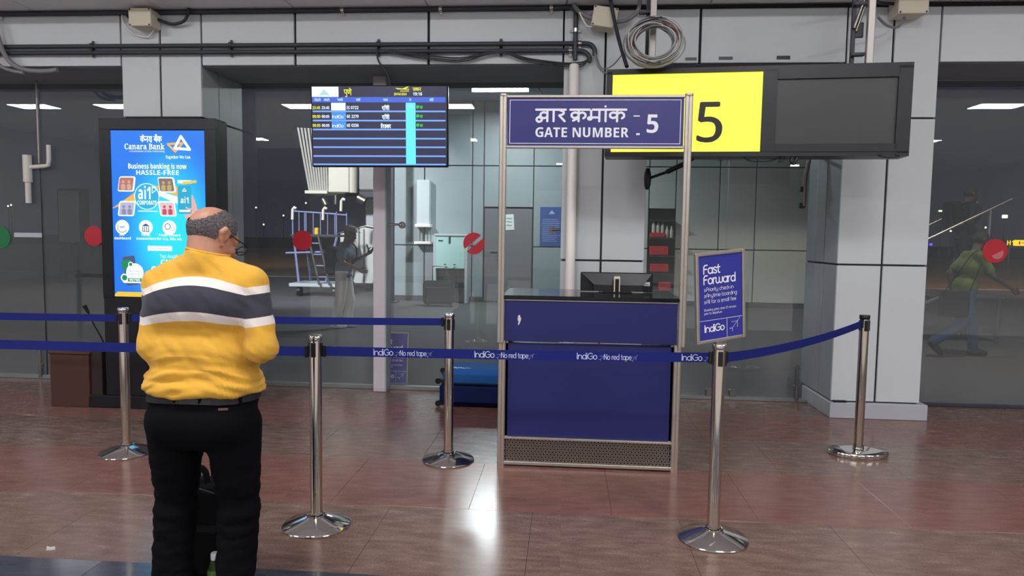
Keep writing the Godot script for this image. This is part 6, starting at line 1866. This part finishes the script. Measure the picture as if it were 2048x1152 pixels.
	for s in [-1.0, 1.0]:
		ln.at(into * Vector3(s * 0.039, -0.008, -0.116), into.basis * Basis.from_scale(Vector3(0.031, 0.017, 1.0)))
		ln.disc(Vector2.ZERO, 1.0, 0.0, 20)
	part("lens", ln, M("glass"), o)
	var ph := thing("mobile_phone", "black mobile phone held in front of the man in yellow", "phone", Vector3(-1.42, 1.165, -2.99), true, Vector3(-0.9, 0, 0))
	part("case", G.new().box(Vector3.ZERO, Vector3(0.074, 0.155, 0.009), 0.004), M("black"), ph)
	part("screen_face", _rects([[-0.033, -0.072, 0.033, 0.072]], 0.0048), M("phone glass", rgb(20, 22, 26), 0.08), ph)
	# his bag and bottle, on the floor between his feet
	var bag := thing("backpack", "black backpack standing on the floor in front of the man in yellow", "backpack", Vector3(-1.585, 0, -2.96))
	var bm := M("bag black", rgb(17, 17, 19), 0.8)
	part("body", _pillow(Vector3(-1.585, 0.21, -2.96), Vector3(0.27, 0.42, 0.18), 0.05), bm, bag)
	part("front_pocket", _pillow(Vector3(-1.585, 0.14, -2.86), Vector3(0.21, 0.22, 0.06), 0.022), bm, bag)
	part("handle", G.new().tube(curve([Vector3(-1.630, 0.41, -2.93), Vector3(-1.627, 0.46, -2.93), Vector3(-1.605, 0.487, -2.93), Vector3(-1.580, 0.465, -2.93), Vector3(-1.570, 0.41, -2.93)]), 0.02, 8, true, -1.0, 0.5), bm, bag)
	part("zip", G.new().tube([Vector3(-1.695, 0.3, -2.868), Vector3(-1.685, 0.39, -2.868), Vector3(-1.585, 0.415, -2.868), Vector3(-1.485, 0.39, -2.868), Vector3(-1.475, 0.3, -2.868)], 0.004, 6), M("dark steel"), bag)
	var bt := thing("bottle", "clear green tinted drink bottle with a white cap between the man's feet", "bottle", Vector3(-1.443, 0, -2.735))
	var gm := M("bottle green", Color(0.55, 0.7, 0.45, 0.12), 0.05)
	gm.refraction_enabled = true
	gm.refraction_scale = 0.033
	var B := Vector3(-1.443, 0, -2.735)
	part("flask", G.new().lathe([Vector2(0, 0.002), Vector2(0.024, 0.0), Vector2(0.029, 0.006), Vector2(0.029, 0.05), Vector2(0.027, 0.06), Vector2(0.029, 0.07), Vector2(0.029, 0.105), Vector2(0.025, 0.13), Vector2(0.016, 0.155), Vector2(0.0125, 0.168), Vector2(0.0125, 0.18), Vector2(0, 0.18)], B, 28, 1.0, 1.0, 0.5), gm, bt)
	part("wrapper", G.new().lathe([Vector2(0.0294, 0.075), Vector2(0.0294, 0.118), Vector2(0.0275, 0.125)], B, 28), M("label green", rgb(84, 118, 54), 0.4), bt)
	var va := G.new().at(B + Vector3(-0.008, 0.09, 0.0298))
	va.text("va", 0.02, -0.006, 0.0, 0.0, true)
	part("wrapper_print", va, M("white print"), bt)
	part("cap", G.new().lathe([Vector2(0.0145, 0.166), Vector2(0.0155, 0.17), Vector2(0.0155, 0.19), Vector2(0.0135, 0.195), Vector2(0, 0.195)], B, 24), M("white cap", rgb(232, 232, 232), 0.4), bt)

	# walking past outside: green shirt, jeans, dark bag
	var dark := M("dark skin", rgb(84, 58, 48), 0.5)
	var bh := M("black hair", rgb(20, 18, 18), 0.7)
	var g := thing("person", "man in a green shirt and blue jeans striding past outside the right pane", "person", Vector3(5.36, 0, -9.8), true, Vector3(0, -PI / 2, 0))
	figure(g, {
		"hip": [Vector3(-0.08, 0.84, 0.03), Vector3(0.08, 0.84, 0.03)], "kn": [Vector3(-0.09, 0.46, -0.15), Vector3(0.09, 0.44, 0.1)], "an": [Vector3(-0.09, 0.09, -0.17), Vector3(0.09, 0.2, 0.44)],
		"chest": Vector3(0, 1.2, -0.03), "neck": Vector3(0, 1.42, -0.09), "head": Vector3(0, 1.56, -0.15), "face": Basis(Vector3.RIGHT, -0.15),
		"sh": [Vector3(-0.17, 1.36, -0.06), Vector3(0.17, 1.36, -0.06)], "el": [Vector3(-0.22, 1.12, 0.12), Vector3(0.22, 1.1, -0.2)], "wr": [Vector3(-0.2, 0.9, 0.1), Vector3(0.2, 0.95, -0.43)],
		"toe": [Vector3(0, -0.05, -1), Vector3(0, -0.7, -0.7)],
	}, {"skin": dark, "hair": bh, "shirt": M("green shirt", rgb(92, 112, 58), 0.8), "trousers": M("blue jeans", rgb(56, 74, 100), 0.85), "shoes": M("black shoes"), "hem": 0.8, "waist": 0.92, "knee": 0.072, "cuff": 0.062})
	var gb := thing("shoulder_bag", "dark bag hanging behind the hip of the man in the green shirt", "bag", Vector3(5.1, 0.62, -9.62))
	part("body", _pillow(Vector3(5.12, 0.72, -9.64), Vector3(0.36, 0.34, 0.12), 0.04), bm, gb)
	part("strap", G.new().tube(curve([Vector3(4.98, 0.86, -9.64), Vector3(5.15, 1.15, -9.62), Vector3(5.36, 1.42, -9.66), Vector3(5.42, 1.3, -9.6), Vector3(5.27, 0.86, -9.6)]), 0.014, 6, true, -1.0, 0.4), bm, gb)
	# on the boarding steps behind him
	var d := thing("person", "dark clothed man with a backpack standing on the steps outside, behind the man in green", "person", Vector3(6.3, 0.73, -11.65), true, Vector3(0, -PI / 2, 0))
	figure(d, {
		"hip": [Vector3(-0.08, 0.86, 0.03), Vector3(0.08, 0.86, 0.03)], "kn": [Vector3(-0.09, 0.46, 0.0), Vector3(0.09, 0.46, 0.0)], "an": [Vector3(-0.09, 0.08, 0.03), Vector3(0.09, 0.08, 0.03)],
		"chest": Vector3(0, 1.22, 0), "neck": Vector3(0, 1.42, -0.02), "head": Vector3(0, 1.56, -0.05), "face": Basis(Vector3.RIGHT, -0.1),
		"sh": [Vector3(-0.18, 1.36, 0), Vector3(0.18, 1.36, 0)], "el": [Vector3(-0.22, 1.1, 0.05), Vector3(0.22, 1.1, 0.05)], "wr": [Vector3(-0.2, 0.88, -0.08), Vector3(0.2, 0.88, -0.08)], "toe": [Vector3(0, 0, -1), Vector3(0, 0, -1)],
	}, {"skin": dark, "hair": bh, "shirt": M("dark shirt", rgb(34, 36, 44), 0.85), "trousers": M("dark trousers", rgb(30, 31, 38), 0.85), "shoes": M("black shoes"), "hem": 0.86, "waist": 0.93, "long": true})
	var db := thing("backpack", "dark backpack on the man standing on the steps outside", "backpack", Vector3(6.06, 1.75, -11.65))
	part("body", _pillow(Vector3(6.07, 1.96, -11.65), Vector3(0.18, 0.44, 0.3), 0.05), bm, db)
	part("strap", G.new().tube(curve([Vector3(6.12, 2.12, -11.52), Vector3(6.26, 2.16, -11.5), Vector3(6.42, 2.05, -11.5), Vector3(6.38, 1.85, -11.52), Vector3(6.14, 1.78, -11.52)]), 0.014, 6), bm, db)
	# outside, left of the glass post: cap, grey shirt, pale trousers, phone
	var r := thing("person", "man in a cap and pale trousers looking at a phone outside the glass", "person", Vector3(-3.6, 0, -11.2), true, Vector3(0, -PI / 2, 0))
	figure(r, {
		"hip": [Vector3(-0.09, 0.86, 0.03), Vector3(0.09, 0.86, 0.03)], "kn": [Vector3(-0.1, 0.46, -0.04), Vector3(0.1, 0.46, 0.06)], "an": [Vector3(-0.1, 0.08, 0.0), Vector3(0.1, 0.08, 0.14)],
		"chest": Vector3(0, 1.2, 0), "neck": Vector3(0, 1.4, -0.03), "head": Vector3(0, 1.53, -0.08), "face": Basis(Vector3.RIGHT, -0.3),
		"sh": [Vector3(-0.18, 1.34, 0), Vector3(0.18, 1.34, 0)], "el": [Vector3(-0.22, 1.08, -0.06), Vector3(0.22, 1.08, -0.02)], "wr": [Vector3(-0.1, 1.2, -0.32), Vector3(0.2, 0.98, -0.26)],
		"hand": [Vector3(0.1, 0.5, -0.8), Vector3(0, -0.3, -0.8)], "palm": [Vector3(0.5, 0, 1), Vector3(-1, 0, 0)], "toe": [Vector3(0, 0, -1), Vector3(0, 0, -1)],
	}, {"skin": M("brown skin", rgb(120, 82, 66), 0.5), "hair": bh, "cap": true, "shirt": M("grey blue shirt", rgb(92, 108, 124), 0.8), "trousers": M("pale trousers", rgb(206, 202, 196), 0.8), "shoes": M("white shoes", rgb(220, 220, 218), 0.6), "hem": 0.84, "waist": 0.94, "knee": 0.085, "cuff": 0.075})
	var cp := G.new().at(Vector3(0, 1.53, -0.08), Basis(Vector3.RIGHT, -0.3))
	cp.lathe([Vector2(0.106, 0.055), Vector2(0.104, 0.09), Vector2(0.085, 0.125), Vector2(0.05, 0.145), Vector2(0, 0.15)], Vector3(0, 0, 0.008), 24, 0.82, 1.0)
	cp.at(Vector3(0, 1.53, -0.08), Basis(Vector3.RIGHT, -0.3) * Basis(Vector3.RIGHT, PI / 2 + 0.1))
	var br := PackedVector2Array()
	for k in 13:
		br.append(Vector2(0, -0.07) + Vector2.from_angle(PI + PI * k / 12) * Vector2(0.075, 0.1))
	cp.prism(br, -0.066, -0.06)
	part("cap", cp, M("cap grey", rgb(150, 148, 142), 0.8), r)
	var rp := thing("mobile_phone", "small dark phone in the hand of the man in the cap", "phone", Vector3(-3.22, 1.3, -11.2), true, Vector3(0.3, -PI / 2, 0))
	part("case", G.new().box(Vector3.ZERO, Vector3(0.074, 0.15, 0.009), 0.004), M("dark steel"), rp)
	part("screen_face", G.new().at(Vector3.ZERO, Basis(Vector3.UP, PI)).bx(-0.033, -0.07, 0.0046, 0.033, 0.07, 0.005, 0.0), M("phone glass"), rp)
	var rb := thing("backpack", "black backpack worn by the man in the cap outside", "backpack", Vector3(-3.82, 0.9, -11.2))
	part("body", _pillow(Vector3(-3.81, 1.1, -11.2), Vector3(0.18, 0.46, 0.3), 0.05), bm, rb)
	part("strap", G.new().tube(curve([Vector3(-3.76, 1.3, -11.32), Vector3(-3.6, 1.42, -11.33), Vector3(-3.46, 1.3, -11.33), Vector3(-3.48, 1.08, -11.32), Vector3(-3.72, 0.95, -11.32)]), 0.014, 6), bm, rb)
